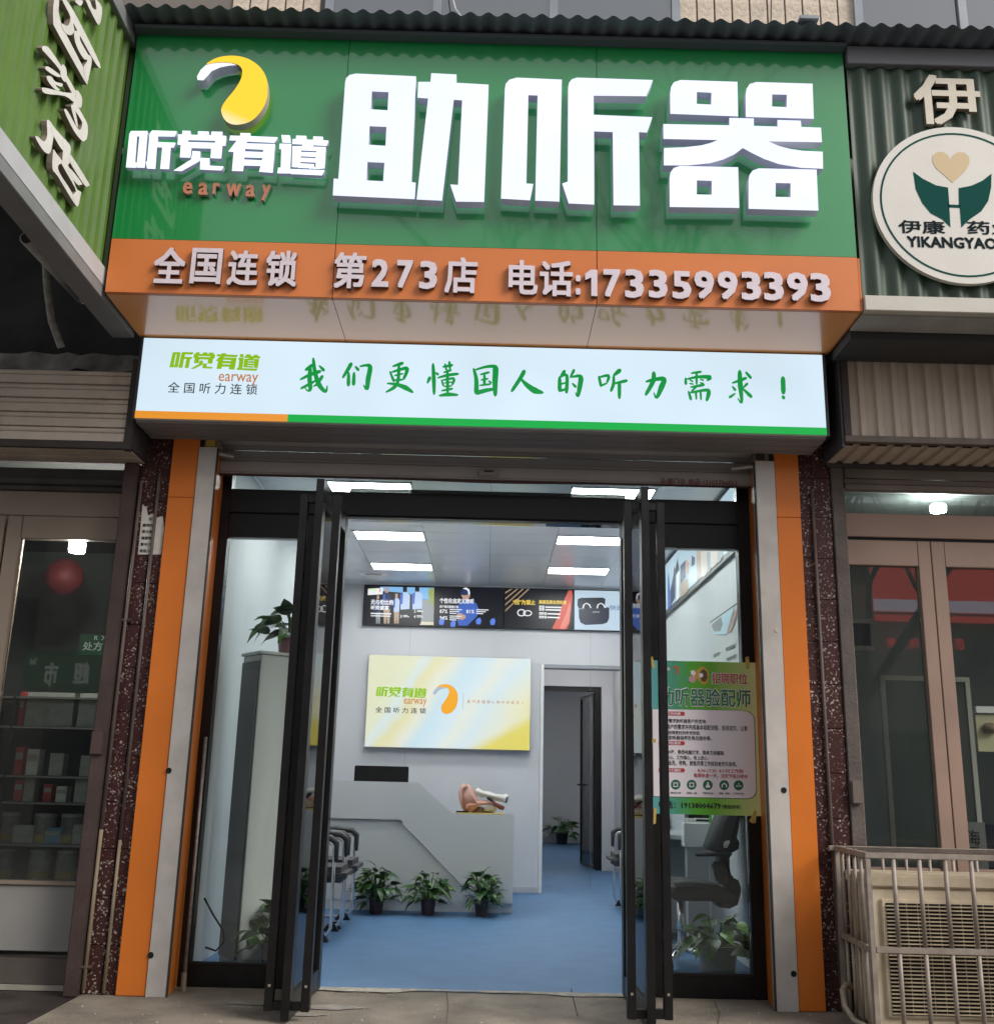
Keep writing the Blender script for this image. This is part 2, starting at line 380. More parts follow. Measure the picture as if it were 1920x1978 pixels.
box('end_cap', 1.846, 1.856, SY, -.58, 3.455, 3.75, M_orange, sg)
ZB = zoom(600,0,.35733); ZC = zoom(1240,0,.35733); ZA = zoom(0,0,.35733); Z5 = zoom(230,240,420/1903.)
LD = .085
M_lside = mat('letter side with lavender glow', (.46,.46,.56), .45, spec=.3, emit=.045, ec=(.6,.6,1.))  # faint lavender glow added to the sides, as light leaking from the faces
def raised(loops, zf, depth, face, side, parent, name='character', y0=SY-.004, gap=0., back=None):
    yf = y0-depth; thick = depth-gap
    ll = []
    for lp in loops:
        q = []
        for (x, y) in lp:
            w = PY(*zf(x, y), yf); q.append((w.x, w.z))
        ll.append(q)
    me = poly_mesh(name, ll, depth, lambda x, z, t: Vector((x, y0-gap-thick*t, z)))
    two_mats(me, face, side, 1, -1)
    if back:
        me.materials.append(back)
        for p in me.polygons:
            if p.normal[1] > .8: p.material_index = 2
    return link(name, me, None, parent)
big = [
 ('助', ZB, [[(187,440),(192,420),(210,403),(245,395),(570,410),(545,983),(568,985),(563,1075),(120,1055),(125,963),(150,965)],
       [(332,492),(421,496),(416,594),(325,588)],[(319,680),(410,684),(405,786),(313,780)],[(308,874),(399,878),(392,978),(301,973)]]),
 ('助', ZB, [[(652,393),(789,400),(786,445),(962,455),(938,1090),(786,1088),(755,995),(797,998),(819,540),(774,537),(711,1083),(573,1077),(635,530),(578,526),(582,440),(648,440)]]),
 ('听', ZB, [[(1050,480),(1055,450),(1075,428),(1115,417),(1358,428),(1345,1088),(1214,1083),(1227,514),(1177,512),(1166,990),(1204,992),(1186,1081),(1029,1072)]]),
 ('听', ZB, [[(1392,470),(1397,445),(1412,426),(1440,417),(1850,430),(1815,518),(1530,515),(1530,618),(1847,631),(1818,715),(1775,712),(1780,1110),(1637,1108),(1633,712),(1532,708),(1533,1104),(1395,1098),(1360,990),(1390,980)]]),
 ('器', ZC, [[(152,505),(157,468),(173,442),(208,430),(516,440),(520,627),(153,613)],[(297,495),(375,499),(374,563),(296,559)]]),
 ('器', ZC, [[(560,515),(565,478),(582,452),(618,441),(922,450),(929,640),(561,630)],[(704,508),(783,510),(782,577),(703,573)]]),
 ('器', ZC, [[(115,668),(472,675),(472,635),(605,638),(605,678),(733,682),(732,646),(858,650),(862,684),(968,688),(973,767),(683,762),(740,787),(800,803),(870,813),(977,818),(979,910),(860,905),(740,885),(660,857),(600,828),(545,798),(500,832),(440,860),(370,880),(250,892),(118,892),(119,798),(230,794),(320,784),(370,771),(410,755),(116,749)]]),
 ('器', ZC, [[(149,965),(154,930),(172,906),(205,895),(520,902),(526,1122),(150,1117)],[(297,973),(377,976),(377,1051),(296,1049)]]),
 ('器', ZC, [[(576,978),(581,944),(598,920),(632,908),(944,915),(954,1137),(576,1127)],[(723,987),(803,989),(803,1064),(722,1062)]]),
]
M_halo = emat('letter bloom stand-in', (.72,.80,1.0), 2.6); M_halo2 = emat('small letter bloom stand-in', (.72,.82,1.0), 7.); M_halo3 = emat('logo bloom stand-in', (1.,.75,.1), 2.)  # glowing letter backs added to imitate camera bloom around the characters
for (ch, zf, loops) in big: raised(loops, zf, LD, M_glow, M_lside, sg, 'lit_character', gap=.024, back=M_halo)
EARWAY = [
 [[(90,80),(105,55),(250,55),(225,378),(152,376),(178,103),(158,103),(140,330),(155,332),(148,378),(60,375)]],
 [[(268,75),(290,50),(507,57),(488,105),(342,103),(336,152),(495,158),(478,202),(453,200),(438,390),(360,388),(378,200),(332,198),(318,388),(245,385),(232,325),(245,322)]],
 [[(555,52),(625,55),(625,88),(690,90),(690,57),(785,60),(785,92),(806,92),(808,60),(905,62),(903,97),(938,98),(932,185),(905,185),(895,297),(800,293),(806,210),(635,205),(625,290),(532,287),(540,178),(512,175),(518,85),(553,85)],[(605,135),(845,142),(838,158),(605,152)]],
 [[(643,230),(712,235),(706,318),(548,408),(475,403),(630,305)]],
 [[(712,290),(793,294),(790,358),(915,366),(895,402),(708,393)]],
 [[(1062,72),(1150,75),(1148,100),(1390,110),(1362,160),(1128,148),(1105,163),(1365,170),(1345,422),(1225,413),(1238,362),(1092,358),(1085,408),(988,405),(1003,240),(955,235),(1030,140),(965,138),(972,95),(1060,98)],[(1103,212),(1262,220),(1260,240),(1101,234)],[(1097,287),(1255,292),(1250,312),(1095,305)]],
 [[(1420,90),(1495,93),(1505,160),(1430,157)]],
 [[(1405,166),(1508,168),(1497,428),(1385,426),(1392,376),(1415,376),(1420,215),(1402,213)]],
 [[(1502,388),(1800,398),(1775,445),(1500,432)]],
 [[(1550,95),(1640,98),(1640,130),(1698,132),(1700,102),(1785,106),(1783,135),(1835,140),(1818,187),(1700,180),(1697,192),(1810,196),(1800,384),(1512,370),(1518,188),(1600,187),(1610,175),(1516,170),(1520,125),(1548,125)],[(1593,226),(1727,232),(1726,243),(1592,239)],[(1590,277),(1722,284),(1722,295),(1590,289)],[(1587,326),(1722,333),(1720,382),(1708,382),(1708,346),(1587,338)]],
]
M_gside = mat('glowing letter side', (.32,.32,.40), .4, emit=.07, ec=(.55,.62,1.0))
M_glow2 = emat('brightly lit small letter face', (.82,.90,1.0), .56)
for lp in EARWAY: raised(lp, Z5, .06, M_glow2, M_gside, sg, 'lit_character', gap=.03, back=M_halo2)
SWOOSH_Y = [(1115,345),(1150,320),(1200,303),(1270,299),(1340,315),(1400,355),(1437,410),(1447,470),(1440,540),(1410,600),(1360,650),(1300,670),(1250,668),(1215,645),(1197,605),(1200,575),(1225,535),(1270,480),(1300,430),(1310,390),(1305,365),(1285,347),(1250,338),(1200,334),(1150,339)]
def smooth_loop(lp, k=4):
    o = []; n = len(lp)
    for i in range(n):
        p0, p1, p2, p3 = [Vector(lp[(i+d)%n]) for d in (-1,0,1,2)]
        for q in range(k):
            t = q/k; v = .5*((2*p1)+(p2-p0)*t+(2*p0-5*p1+4*p2-p3)*t*t+(3*p1-p0-3*p2+p3)*t**3); o.append((v.x, v.y))
    return o
SWOOSH_Y = smooth_loop(SWOOSH_Y)
SWOOSH_W = [(1065,410),(1085,375),(1113,349),(1150,341),(1200,336),(1250,340),(1280,349),(1240,352),(1190,362),(1145,382),(1120,410),(1100,432),(1068,430)]
def grad_emit(name, c0, c1, a, b, s=1.):
    """printed colour blend between the world points a and b, lit from behind"""
    m = bpy.data.materials.new(name); m.use_nodes = True; n = m.node_tree; p = n.nodes['Principled BSDF']
    tc = n.nodes.new('ShaderNodeTexCoord'); d = Vector(b)-Vector(a)
    dot = n.nodes.new('ShaderNodeVectorMath'); dot.operation = 'DOT_PRODUCT'; dot.inputs[1].default_value = d/d.length_squared
    sub = n.nodes.new('ShaderNodeMath'); sub.operation = 'SUBTRACT'; sub.inputs[1].default_value = Vector(a).dot(d)/d.length_squared
    rp = n.nodes.new('ShaderNodeValToRGB'); rp.color_ramp.elements[0].color = (*c0,1); rp.color_ramp.elements[1].color = (*c1,1)
    n.links.new(tc.outputs['Object'], dot.inputs[0]); n.links.new(dot.outputs['Value'], sub.inputs[0]); n.links.new(sub.outputs[0], rp.inputs[0])
    n.links.new(rp.outputs[0], p.inputs['Emission Color']); p.inputs['Base Color'].default_value = (.08,.06,.02,1); p.inputs['Emission Strength'].default_value = s; p.inputs['Roughness'].default_value = .4
    return m
a = PY(*ZA(1215,665), SY-.07); b = PY(*ZA(1255,600), SY-.07)
M_yel = grad_emit('yellow lit acrylic', (.95,.76,.52), (1.0,.58,.0), a, b, .52)
raised([SWOOSH_Y], ZA, .07, M_yel, mat('grey-gold logo side', (.42,.36,.30), .5), sg, 'logo_swoosh', gap=.018, back=M_halo3)
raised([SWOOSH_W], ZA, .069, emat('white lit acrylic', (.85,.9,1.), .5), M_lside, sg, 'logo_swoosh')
M_salmon = mat('salmon letter face', (.52,.20,.11), .5); M_salside = mat('grey letter side2', (.28,.24,.22), .6)
for ch, xa, ya, xb, yb in [('e',556,508,648,612),('a',692,515,783,620),('r',818,515,885,612),('w',935,523,1072,628),('a',1106,532,1195,636),('y',1243,533,1330,668)]:
    a = PY(*Z5(xa,yb), SY-.02); b = PY(*Z5(xb,ya), SY-.02)
    me = text_mesh(ch, (a.x,SY-.004,a.z), UXF, UZF, fit=(b.x-a.x, b.z-a.z), depth=.022, bold=.022, name='letter')
    two_mats(me, M_salmon, M_salside, 1, -1); link('letter', me, None, sg)
# orange band characters
M_pale = mat('pale pink-white acrylic', (.66,.57,.62), .5, var=.05, scale=20); M_pside = mat('dark letter side', (.12,.07,.06), .6)
def band(txt, boxes, zf):
    for ch, (xa, ya, xb, yb) in zip(txt, boxes):
        a = PY(*zf(xa,yb), SY-.03); b = PY(*zf(xb,ya), SY-.03)
        cj = ord(ch) > 255
        me = text_mesh(ch, (a.x,SY-.006,a.z), UXF, UZF, fit=(b.x-a.x, b.z-a.z), depth=.024, bold=.024 if cj else .03, name='character')
        two_mats(me, M_pale, M_pside, 1, -1); link('character', me, None, sg)
band('全国连锁', [(820,1338,1012,1528),(1022,1342,1208,1530),(1222,1354,1405,1540),(1428,1355,1615,1545)], ZA)
band('第273店', [(118,1365,305,1555),(325,1400,428,1548),(462,1405,556,1555),(585,1410,688,1560),(722,1392,905,1582)], ZB)
band('电话:', [(1068,1407,1230,1588),(1237,1410,1418,1598),(1432,1485,1460,1592)], ZB)
raised([[(1484,1478),(1515,1455),(1550,1457),(1550,1600),(1517,1598),(1517,1498),(1484,1512)]], ZB, .024, M_pale, M_pside, sg, 'character')
band('73', [(1582,1455,1675,1603),(1700,1455,1800,1608)], ZB)
band('5993393', [(165,1465,265,1613),(285,1463,388,1613),(411,1465,515,1617),(540,1468,640,1620),(662,1470,762,1622),(788,1472,893,1625),(914,1476,1015,1629)], ZC)
band('3', [(37,1458,136,1608)], ZC)

# ================================================================== light box above the entrance
LY = -.60
lb = thing('light_box_sign', 'long white illuminated light box with green brush slogan above the shutter', 'light box', (-.08,LY,2.97))
M_lbface = emat('lit white banner face', (.65,.80,.91), .47, .05, 1.6)
MB().box(-1.975,1.82,LY,-.16,2.965,3.445).obj('case', mat('white light box case', (.5,.5,.5), .5), lb, bevel=.004)
box('face', -1.968,1.813,LY-.006,LY-.0005,3.012,3.440, M_lbface, lb)
box('stripe', -1.97,-1.137,LY-.008,LY-.0005,2.97,3.010, emat('orange lit stripe', (.85,.32,.03), .42), lb)
box('stripe', -1.136,1.815,LY-.008,LY-.0005,2.97,3.010, emat('green lit stripe', (.0,.42,.06), .44), lb)
box('edge_trim', -1.985,-1.9755,LY-.008,-.2,2.962,3.448, mat('dark edge trim', (.05,.05,.055), .5), lb)
box('edge_trim', 1.8205,1.83,LY-.008,-.2,2.962,3.448, mat('dark edge trim', (.05,.05,.055), .5), lb)
PF = LY-.0075
def lbmap(zf): return lambda x, y, l: (lambda w: Vector((w.x, PF-l, w.z)))(PY(*zf(x,y), PF))
Z6 = zoom(560,680,500/1903.); Z7 = zoom(1040,690,520/1903.)
BRUSH6 = [
 [[(168,92,16),(115,132,14)],[(75,202,8),(150,165,16),(225,140,16)],[(150,110,16),(145,200,20),(150,268,18),(132,284,8),(110,262,4)],[(80,268,10),(150,232,14),(195,205,6)],[(172,45,12),(185,150,18),(215,240,22),(262,290,14),(275,245,4)],[(240,175,16),(200,235,12),(170,252,4)],[(215,98,6),(250,135,18)]],
 [[(452,82,18),(425,130,16),(388,188,10)],[(432,150,12),(430,245,18)],[(480,105,8),(505,132,16)],[(472,150,12),(468,240,18)],[(515,105,8),(560,97,12),(590,110,20),(575,200,22),(566,270,16),(540,240,4)]],
 [[(755,105,8),(830,80,18)],[(735,142,8),(765,215,14)],[(745,148,8),(850,118,16),(860,140,16),(835,200,12)],[(770,172,8),(832,158,8)],[(770,207,10),(828,202,10)],[(802,100,14),(795,210,14),(765,260,16),(705,295,7)],[(715,230,7),(780,237,14),(850,262,22),(905,297,10)]],
 [[(1010,228,8),(1030,185,18)],[(1052,85,12),(1058,200,18),(1060,310,12)],[(1070,150,6),(1090,165,14)],[(1125,108,10),(1195,95,14)],[(1140,85,8),(1150,130,10)],[(1172,70,12),(1178,125,10)],[(1130,150,8),(1185,132,12)],[(1085,190,7),(1160,170,14),(1238,160,12)],[(1115,205,8),(1130,250,10)],[(1122,207,8),(1205,195,12),(1192,240,12)],[(1135,228,7),(1190,220,7)],[(1135,254,7),(1190,249,8)],[(1158,132,12),(1160,300,14)],[(1115,285,8),(1195,270,12)],[(1097,322,8),(1160,312,18),(1235,316,10)]],
 [[(1350,120,10),(1370,200,18),(1370,302,22)],[(1362,130,8),(1440,108,12),(1500,105,16),(1512,128,26),(1508,220,24),(1510,320,16)],[(1400,165,8),(1465,148,12)],[(1405,205,8),(1455,195,10)],[(1395,245,8),(1475,235,10)],[(1430,160,10),(1430,240,14)],[(1458,210,5),(1480,226,12)],[(1368,302,20),(1440,282,18),(1500,272,12)]],
 [[(1724,136,18),(1695,190,18),(1630,288,14)],[(1693,190,6),(1740,240,20),(1800,282,28),(1862,298,10)]]]
BRUSH7 = [
 [[(186,95,16),(160,130,10)],[(150,140,14),(150,238,18)],[(150,140,10),(200,128,14),(198,250,16)],[(155,190,8),(195,180,8)],[(150,238,12),(195,225,10)],[(252,88,14),(225,145,8)],[(235,140,8),(285,132,14),(300,152,22),(290,220,20),(278,275,12),(262,248,4)],[(238,183,6),(264,210,14)]],
 [[(428,135,12),(442,205,12)],[(432,140,8),(495,130,14),(485,178,10)],[(440,202,10),(485,182,8)],[(577,90,22),(530,130,10)],[(532,130,10),(530,190,14),(512,240,12)],[(530,187,8),(625,165,16)],[(572,175,16),(572,290,14)]],
 [[(760,172,10),(830,155,16),(888,155,20),(870,210,24),(836,285,12),(815,248,4)],[(815,105,16),(810,170,20),(758,266,14)]],
 [[(1080,112,8),(1150,102,12)],[(1040,145,8),(1042,190,14)],[(1048,155,8),(1130,138,12),(1212,142,20),(1190,165,6)],[(1118,105,10),(1118,190,10)],[(1070,160,6),(1092,172,8)],[(1068,185,6),(1094,190,8)],[(1142,155,6),(1167,163,8)],[(1142,180,6),(1167,186,8)],[(1075,212,8),(1170,195,14)],[(1060,240,8),(1078,300,14)],[(1120,205,10),(1080,242,8)],[(1070,252,8),(1190,232,14),(1202,260,18),(1188,308,12)],[(1112,245,10),(1116,298,8)],[(1145,245,10),(1149,302,8)]],
 [[(1370,182,8),(1440,157,14),(1470,145,12)],[(1422,95,16),(1427,200,22),(1437,320,10),(1408,288,4)],[(1370,205,6),(1392,232,14)],[(1350,284,14),(1392,255,6)],[(1477,185,14),(1445,218,6)],[(1445,222,8),(1505,280,18)],[(1465,105,10),(1502,147,14)]],
 [[(1728,142,20),(1732,255,20)],[(1724,272,8),(1736,290,18)]]]
M_pgreen = emat('green lit print', (.0,.36,.06), .36)
for zf, chars in ((Z6, BRUSH6), (Z7, BRUSH7)):
    for st in chars: link('brush_character', strokes_mesh('brush_character', [[(x, yy, w*1.72) for (x, yy, w) in q] for q in st], lbmap(zf)), M_pgreen, lb)
# small logo on the light box: 听觉有道 / earway / 全国听力连锁
M_plime = emat('lime lit print', (.30,.60,.01), .38); M_porg = emat('orange lit print', (.60,.22,.05), .38); M_pink = emat('dark print on lit face', (.02,.03,.03), .3)
def earway_flat(x0, z0, w, h, y, parent, m):
    """the four characters as flat print, fitted to a rectangle"""
    W = 1835-60; H = 445-50
    for lp in EARWAY:
        ll = [[((p[0]-60)/W*w+x0, z0+h-((p[1]-50-(p[0]-60)*.0235)/354.)*h) for p in l] for l in lp]
        link('printed_character', poly_mesh('printed_character', ll, 0, lambda x, z, t: Vector((x, y, z))), m, parent)
ZD = zoom(0,600,.35733)
a = PY(*ZD(915,313), PF); b = PY(*ZD(1410,235), PF); c = PY(*ZD(915,222), PF)
earway_flat(a.x, a.z, b.x-a.x, c.z-a.z, PF, lb, M_plime)
a = PY(*ZD(1178,400), PF); b = PY(*ZD(1397,345), PF)
link('printed_text', text_mesh('earway', (a.x,PF,a.z), UXF, UZF, fit=(b.x-a.x, b.z-a.z), bold=.004, name='printed_text'), M_porg, lb)
a = PY(*ZD(905,443), PF); b = PY(*ZD(1392,420), PF)
link('printed_text', text_mesh('全 国 听 力 连 锁', (a.x,PF,a.z), UXF, UZF, w=b.x-a.x, bold=.006, name='printed_text'), M_pink, lb)

# ================================================================== roller shutter
sh = thing('roller_shutter', 'grey metal roller shutter rolled up under the light box with side rails', 'roller shutter', (0,-.2,2.78))
M_sh = mat('grey shutter slat', (.26,.24,.24), .75, spec=.2, var=.1, scale=3, dirt=.25, dcol=(.09,.08,.08))
for i in range(6):       # ribbed cover under the box
    y0 = -.575+i*.047; box('cover_strip', -1.972, 1.817, y0, y0+.044, 2.955-.004*(i%2), 2.965, M_sh, sh)
for k, (z0, z1, y) in enumerate([(2.868,2.93,-.18),(2.935,3.0,-.18)]): box('slat', -1.60,1.515,y,y+.02,z0,z1, M_sh, sh, bevel=.006)
box('bottom_bar', -1.60,1.515,-.195,-.15,2.79,2.866, mat('grey bottom bar', (.32,.29,.28), .7, spec=.2, var=.08, scale=3), sh, bevel=.008)
box('bar_lip', -1.60,1.515,-.2,-.16,2.866,2.874, mat('grey bar lip', (.25,.235,.23), .4), sh)
mb = MB(); n = 30
for i in range(n+1):
    u = i/n; x = -1.6+3.115*u; d = -.012-.008*math.exp(-((x-.0)/.35)**2); mb.v += [(x,-.172,2.79),(x,-.172,2.79+d)]
mb.f = [(2*i,2*i+1,2*i+3,2*i+2) for i in range(n)]; mb.mi = [0]*n
mb.obj('rubber_strip', mat('dark red rubber', (.05,.018,.02), .6), sh)
hd = MB().box(-.095,.03,-.215,-.196,2.80,2.845).obj('lock_handle', mat('worn grey plastic', (.24,.21,.20), .5), sh, bevel=.008)
box('grip', -.06,-.005,-.222,-.2155,2.826,2.834, M_dark, hd)
a = PY(1240+100*.35733, 600+940*.35733, -.2); b = PY(1240+515*.35733, 600+905*.35733, -.2)
link('stencilled_text', text_mesh('永盛门业 电话:13103796852', (a.x,-.1965,a.z), UXF, UZF, fit=(b.x-a.x,.042), bold=.012, name='stencilled_text'), mat('dark red stencil', (.14,.025,.035), .6), sh)
def rail(x0, x1, name='guide_rail'):
    r = MB().box(x0,x1,-.312,-.298,-.0,2.905).box(x0,x0+.006,-.298,-.24,0,2.905).obj(name, M_rail, sh, bevel=.002)
    return r
rl = rail(-1.689,-1.588); rr = rail(1.492,1.602)
box('rail_slot', -1.5875,-1.581,-.31,-.287,.0,2.9, mat('dark slot', (.03,.028,.027), .7), sh); box('rail_slot', 1.485,1.4915,-.31,-.287,.0,2.9, mat('dark slot', (.03,.028,.027), .7), sh)
for (px, py), r in [((326,1489),rl),((291,1846),rl),((1514,1527),rr),((1533,1882),rr)]:
    c = PY(px,py,-.312); MB().tube([(c.x,-.3135,c.z),(c.x,-.311,c.z)], .0155, 16).obj('bolt_hole', mat('hole black', (.004,.004,.004), .9), r)
c = PY(1500,1217,-.312); MB().tube([(c.x,-.3145,c.z),(c.x,-.311,c.z)], .013, 14).obj('plug', mat('pale plug', (.5,.46,.4), .6), rr)
# end brackets with warning stickers
for s, x0 in ((-1,-1.665),(1,1.49)):
    br = MB().box(x0,x0+.085,-.30,-.215,2.905,2.965).obj('end_bracket', mat('dirty bracket', (.16,.12,.09), .6, var=.3, scale=20), sh, bevel=.004)
    box('sticker', x0+.01,x0+.06,-.3035,-.3005,2.912,2.96, mat('yellow sticker' if s<0 else 'black sticker', (.42,.26,.04) if s<0 else (.015,.015,.015), .5), br)
    MB().tube([(x0+.02*s+.03,-.29,2.885),(x0-.14*s+.02,-.245,2.872)], .014, 8).obj('lock_pin', mat('grey pin', (.35,.32,.3), .4, metal=.5), sh)

# ================================================================== orange pilasters
for s, (x0,x1,xr) in ((-1,(-1.842,-1.691,-1.613)),(1,(1.604,1.742,1.52))):
    p = thing('orange_pilaster', 'orange clad pilaster %s of the glass shop entrance' % ('beside the torn paper notice' if s<0 else 'beside the caged air conditioner'), 'pilaster', ((x0+x1)/2,-.3,0), None)
    zj = 2.605 if s<0 else 2.575
    box('front_panel', x0,x1,-.303,-.285,0.002,zj, M_orange, p, bevel=.003); box('front_panel', x0,x1,-.303,-.285,zj+.0015,2.965, M_orange, p, bevel=.003)
    if s < 0: MB().add([(-1.60,-.286,0),(-1.586,-.286,0),(-1.611,-.031,0),(-1.625,-.031,0),(-1.60,-.286,2.96),(-1.586,-.286,2.96),(-1.611,-.031,2.96),(-1.625,-.031,2.96)],[(0,3,2,1),(4,5,6,7),(0,1,5,4),(1,2,6,5),(2,3,7,6),(3,0,4,7)]).obj('reveal_panel', M_orange, p); box('core', -1.84,-1.632,-.284,.1,0.0,2.96, M_dark, p)
    else: MB().add([(1.49,-.286,0),(1.504,-.286,0),(1.532,-.031,0),(1.518,-.031,0),(1.49,-.286,2.96),(1.504,-.286,2.96),(1.532,-.031,2.96),(1.518,-.031,2.96)],[(0,3,2,1),(4,5,6,7),(0,1,5,4),(1,2,6,5),(2,3,7,6),(3,0,4,7)]).obj('reveal_panel', M_orange, p); box('core', 1.539,1.738,-.284,.1,0.0,2.96, M_dark, p)

# ================================================================== speckled tile pillars
def speckle():
    m = bpy.data.materials.new('speckled brown tile'); m.use_nodes = True; n = m.node_tree; b = n.nodes['Principled BSDF']; b.inputs['Roughness'].default_value = .45; b.inputs['Specular IOR Level'].default_value = .25
    tc = n.nodes.new('ShaderNodeTexCoord'); geo = n.nodes.new('ShaderNodeNewGeometry')
    wn = n.nodes.new('ShaderNodeTexNoise'); wn.inputs['Scale'].default_value = 70; n.links.new(geo.outputs['Position'], wn.inputs['Vector'])
    mixv = n.nodes.new('ShaderNodeVectorMath'); mixv.operation = 'SCALE'; mixv.inputs['Scale'].default_value = .022; n.links.new(wn.outputs['Color'], mixv.inputs[0])
    ad = n.nodes.new('ShaderNodeVectorMath'); n.links.new(geo.outputs['Position'], ad.inputs[0]); n.links.new(mixv.outputs[0], ad.inputs[1])
    vo = n.nodes.new('ShaderNodeTexVoronoi'); vo.inputs['Scale'].default_value = 60; vo.inputs['Randomness'].default_value = 1; n.links.new(ad.outputs[0], vo.inputs['Vector'])
    n2 = n.nodes.new('ShaderNodeTexNoise'); n2.inputs['Scale'].default_value = 9; n.links.new(geo.outputs['Position'], n2.inputs['Vector'])
    mr = n.nodes.new('ShaderNodeMapRange'); mr.inputs[1].default_value = .35; mr.inputs[2].default_value = .7; mr.inputs[3].default_value = .19; mr.inputs[4].default_value = .38; n.links.new(n2.outputs[0], mr.inputs[0])
    lt = n.nodes.new('ShaderNodeMath'); lt.operation = 'LESS_THAN'; n.links.new(vo.outputs['Distance'], lt.inputs[0]); n.links.new(mr.outputs[0], lt.inputs[1])
    v2 = n.nodes.new('ShaderNodeTexVoronoi'); v2.inputs['Scale'].default_value = 130; n.links.new(ad.outputs[0], v2.inputs['Vector'])
    l2 = n.nodes.new('ShaderNodeMath'); l2.operation = 'LESS_THAN'; l2.inputs[1].default_value = .2; n.links.new(v2.outputs['Distance'], l2.inputs[0])
    mxx = n.nodes.new('ShaderNodeMath'); mxx.operation = 'MAXIMUM'; n.links.new(lt.outputs[0], mxx.inputs[0]); l2m = n.nodes.new('ShaderNodeMath'); l2m.operation = 'MULTIPLY'; l2m.inputs[1].default_value = .3; n.links.new(l2.outputs[0], l2m.inputs[0]); n.links.new(l2m.outputs[0], mxx.inputs[1])
    n3 = n.nodes.new('ShaderNodeTexNoise'); n3.inputs['Scale'].default_value = 3; n.links.new(geo.outputs['Position'], n3.inputs['Vector'])
    rp = n.nodes.new('ShaderNodeValToRGB'); rp.color_ramp.elements[0].color = (.030,.010,.009,1); rp.color_ramp.elements[1].color = (.062,.021,.019,1); n.links.new(n3.outputs[0], rp.inputs[0])
    rc = n.nodes.new('ShaderNodeValToRGB'); rc.color_ramp.elements[0].color = (.14,.10,.09,1); rc.color_ramp.elements[1].color = (.46,.39,.355,1); n.links.new(vo.outputs['Color'], rc.inputs[0])
    mx = n.nodes.new('ShaderNodeMix'); mx.data_type = 'RGBA'; n.links.new(mxx.outputs[0], mx.inputs[0]); n.links.new(rp.outputs[0], mx.inputs[6]); n.links.new(rc.outputs[0], mx.inputs[7])
    n.links.new(mx.outputs[2], b.inputs['Base Color']); return m
M_speck = speckle()
M_brown = mat('brown painted wall', (.045,.026,.022), .65, var=.25, scale=8, bump=.2, dirt=.25, dcol=(.1,.07,.06))
for s, (x0,x1) in ((-1,(-2.02,-1.846)),(1,(1.746,1.925))):
    p = thing('tiled_pillar', 'dark brown pillar of white speckled tiles %s' % ('left of the orange cladding with a torn notice' if s<0 else 'between the orange cladding and the caged unit'), 'pillar', ((x0+x1)/2,-.2,0))
    box('core', x0,x1,-.262,.1,0,3.6, M_brown, p)
    k = 0; z = .0
    while z < 3.5:
        h = .235; xm = x0+(x1-x0)*(.55 if s<0 else .42)
        for (a, b) in ((x0+.001, xm-.0015),(xm+.0015, x1-.001)):
            box('tile', a,b,-.276-.002*rnd.random(),-.263,z+.0015,z+h-.0015, M_speck, p, bevel=.0015)
        z += h; k += 1
# plastered jamb wall left of the left pillar
jw = thing('brown_jamb_wall', 'dark brown painted jamb between the pharmacy door and the speckled pillar', 'wall', (-2.06,-.2,0))
box('jamb', -2.105,-2.023,-.31,.1,-.01,2.80, M_brown, jw, bevel=.006); box('switch_box', -2.105,-2.04,-.33,-.311,1.18,1.3, mat('brown box', (.06,.035,.03), .6), jw, bevel=.004)
jw2 = thing('concrete_jamb_post', 'grimy steel jamb post beside the brown double doors', 'post', (2.0,-.2,0))
box('post', 1.929,2.0,-.29,.08,-.0,3.0, mat('grimy jamb', (.09,.07,.062), .7, var=.3, scale=9, bump=.3, dirt=.4), jw2, bevel=.004)
box('post_edge', 2.001,2.05,-.16,.05,0,2.8, mat('speckled worn post', (.20,.155,.125), .75, var=.35, scale=40, bump=.3, detail=8), jw2, bevel=.003)
box('meter_box', 1.935,1.99,-.315,-.291,1.02,1.14, mat('meter box', (.13,.1,.085), .6), jw2, bevel=.005)
# conduits on the pillars
def pipe(label, pts, r, m, group=None, clips=()):
    t = thing('conduit_pipe', label, 'pipe', pts[0], group)
    MB().tube(pts, r, 8).obj('pipe', m, t, smooth=True)
    for c in clips: MB().tube([(c[0]-.03,c[1]+.004,c[2]),(c[0]+.03,c[1]+.004,c[2])], .012, 8).obj('clip', M_brown, t)
    return t
M_cond = mat('tan conduit', (.20,.155,.10), .6, var=.3, scale=5); M_cond2 = mat('brown conduit', (.09,.065,.055), .6, var=.3, scale=5)
a = PY(172,1900,-.3); b = PY(186,1700,-.3)
pipe('tan conduit pipe clipped to the brown jamb wall', [(-2.005,-.30,.02),(-2.005,-.30,.8)], .010, M_cond, clips=[(-2.005,-.30,.13)])
pipe('brown conduit pipe above the switch box on the jamb wall', [(-2.005,-.30,.802),(-2.0,-.30,2.7)], .0095, M_cond2, clips=[(-2.0,-.30,1.9)])
pipe('brown conduit pipe running past the torn notice', [(-1.905,-.29,.752),(-1.905,-.29,2.75)], .009, M_cond2)
pipe('tan lower conduit pipe on the torn notice pillar beside the orange cladding', [(-1.905,-.29,.01),(-1.905,-.29,.75)], .009, M_cond)
pipe('thin brown conduit on the pillar near the caged unit', [(1.825,-.29,.01),(1.815,-.29,2.75)], .0095, M_cond2)
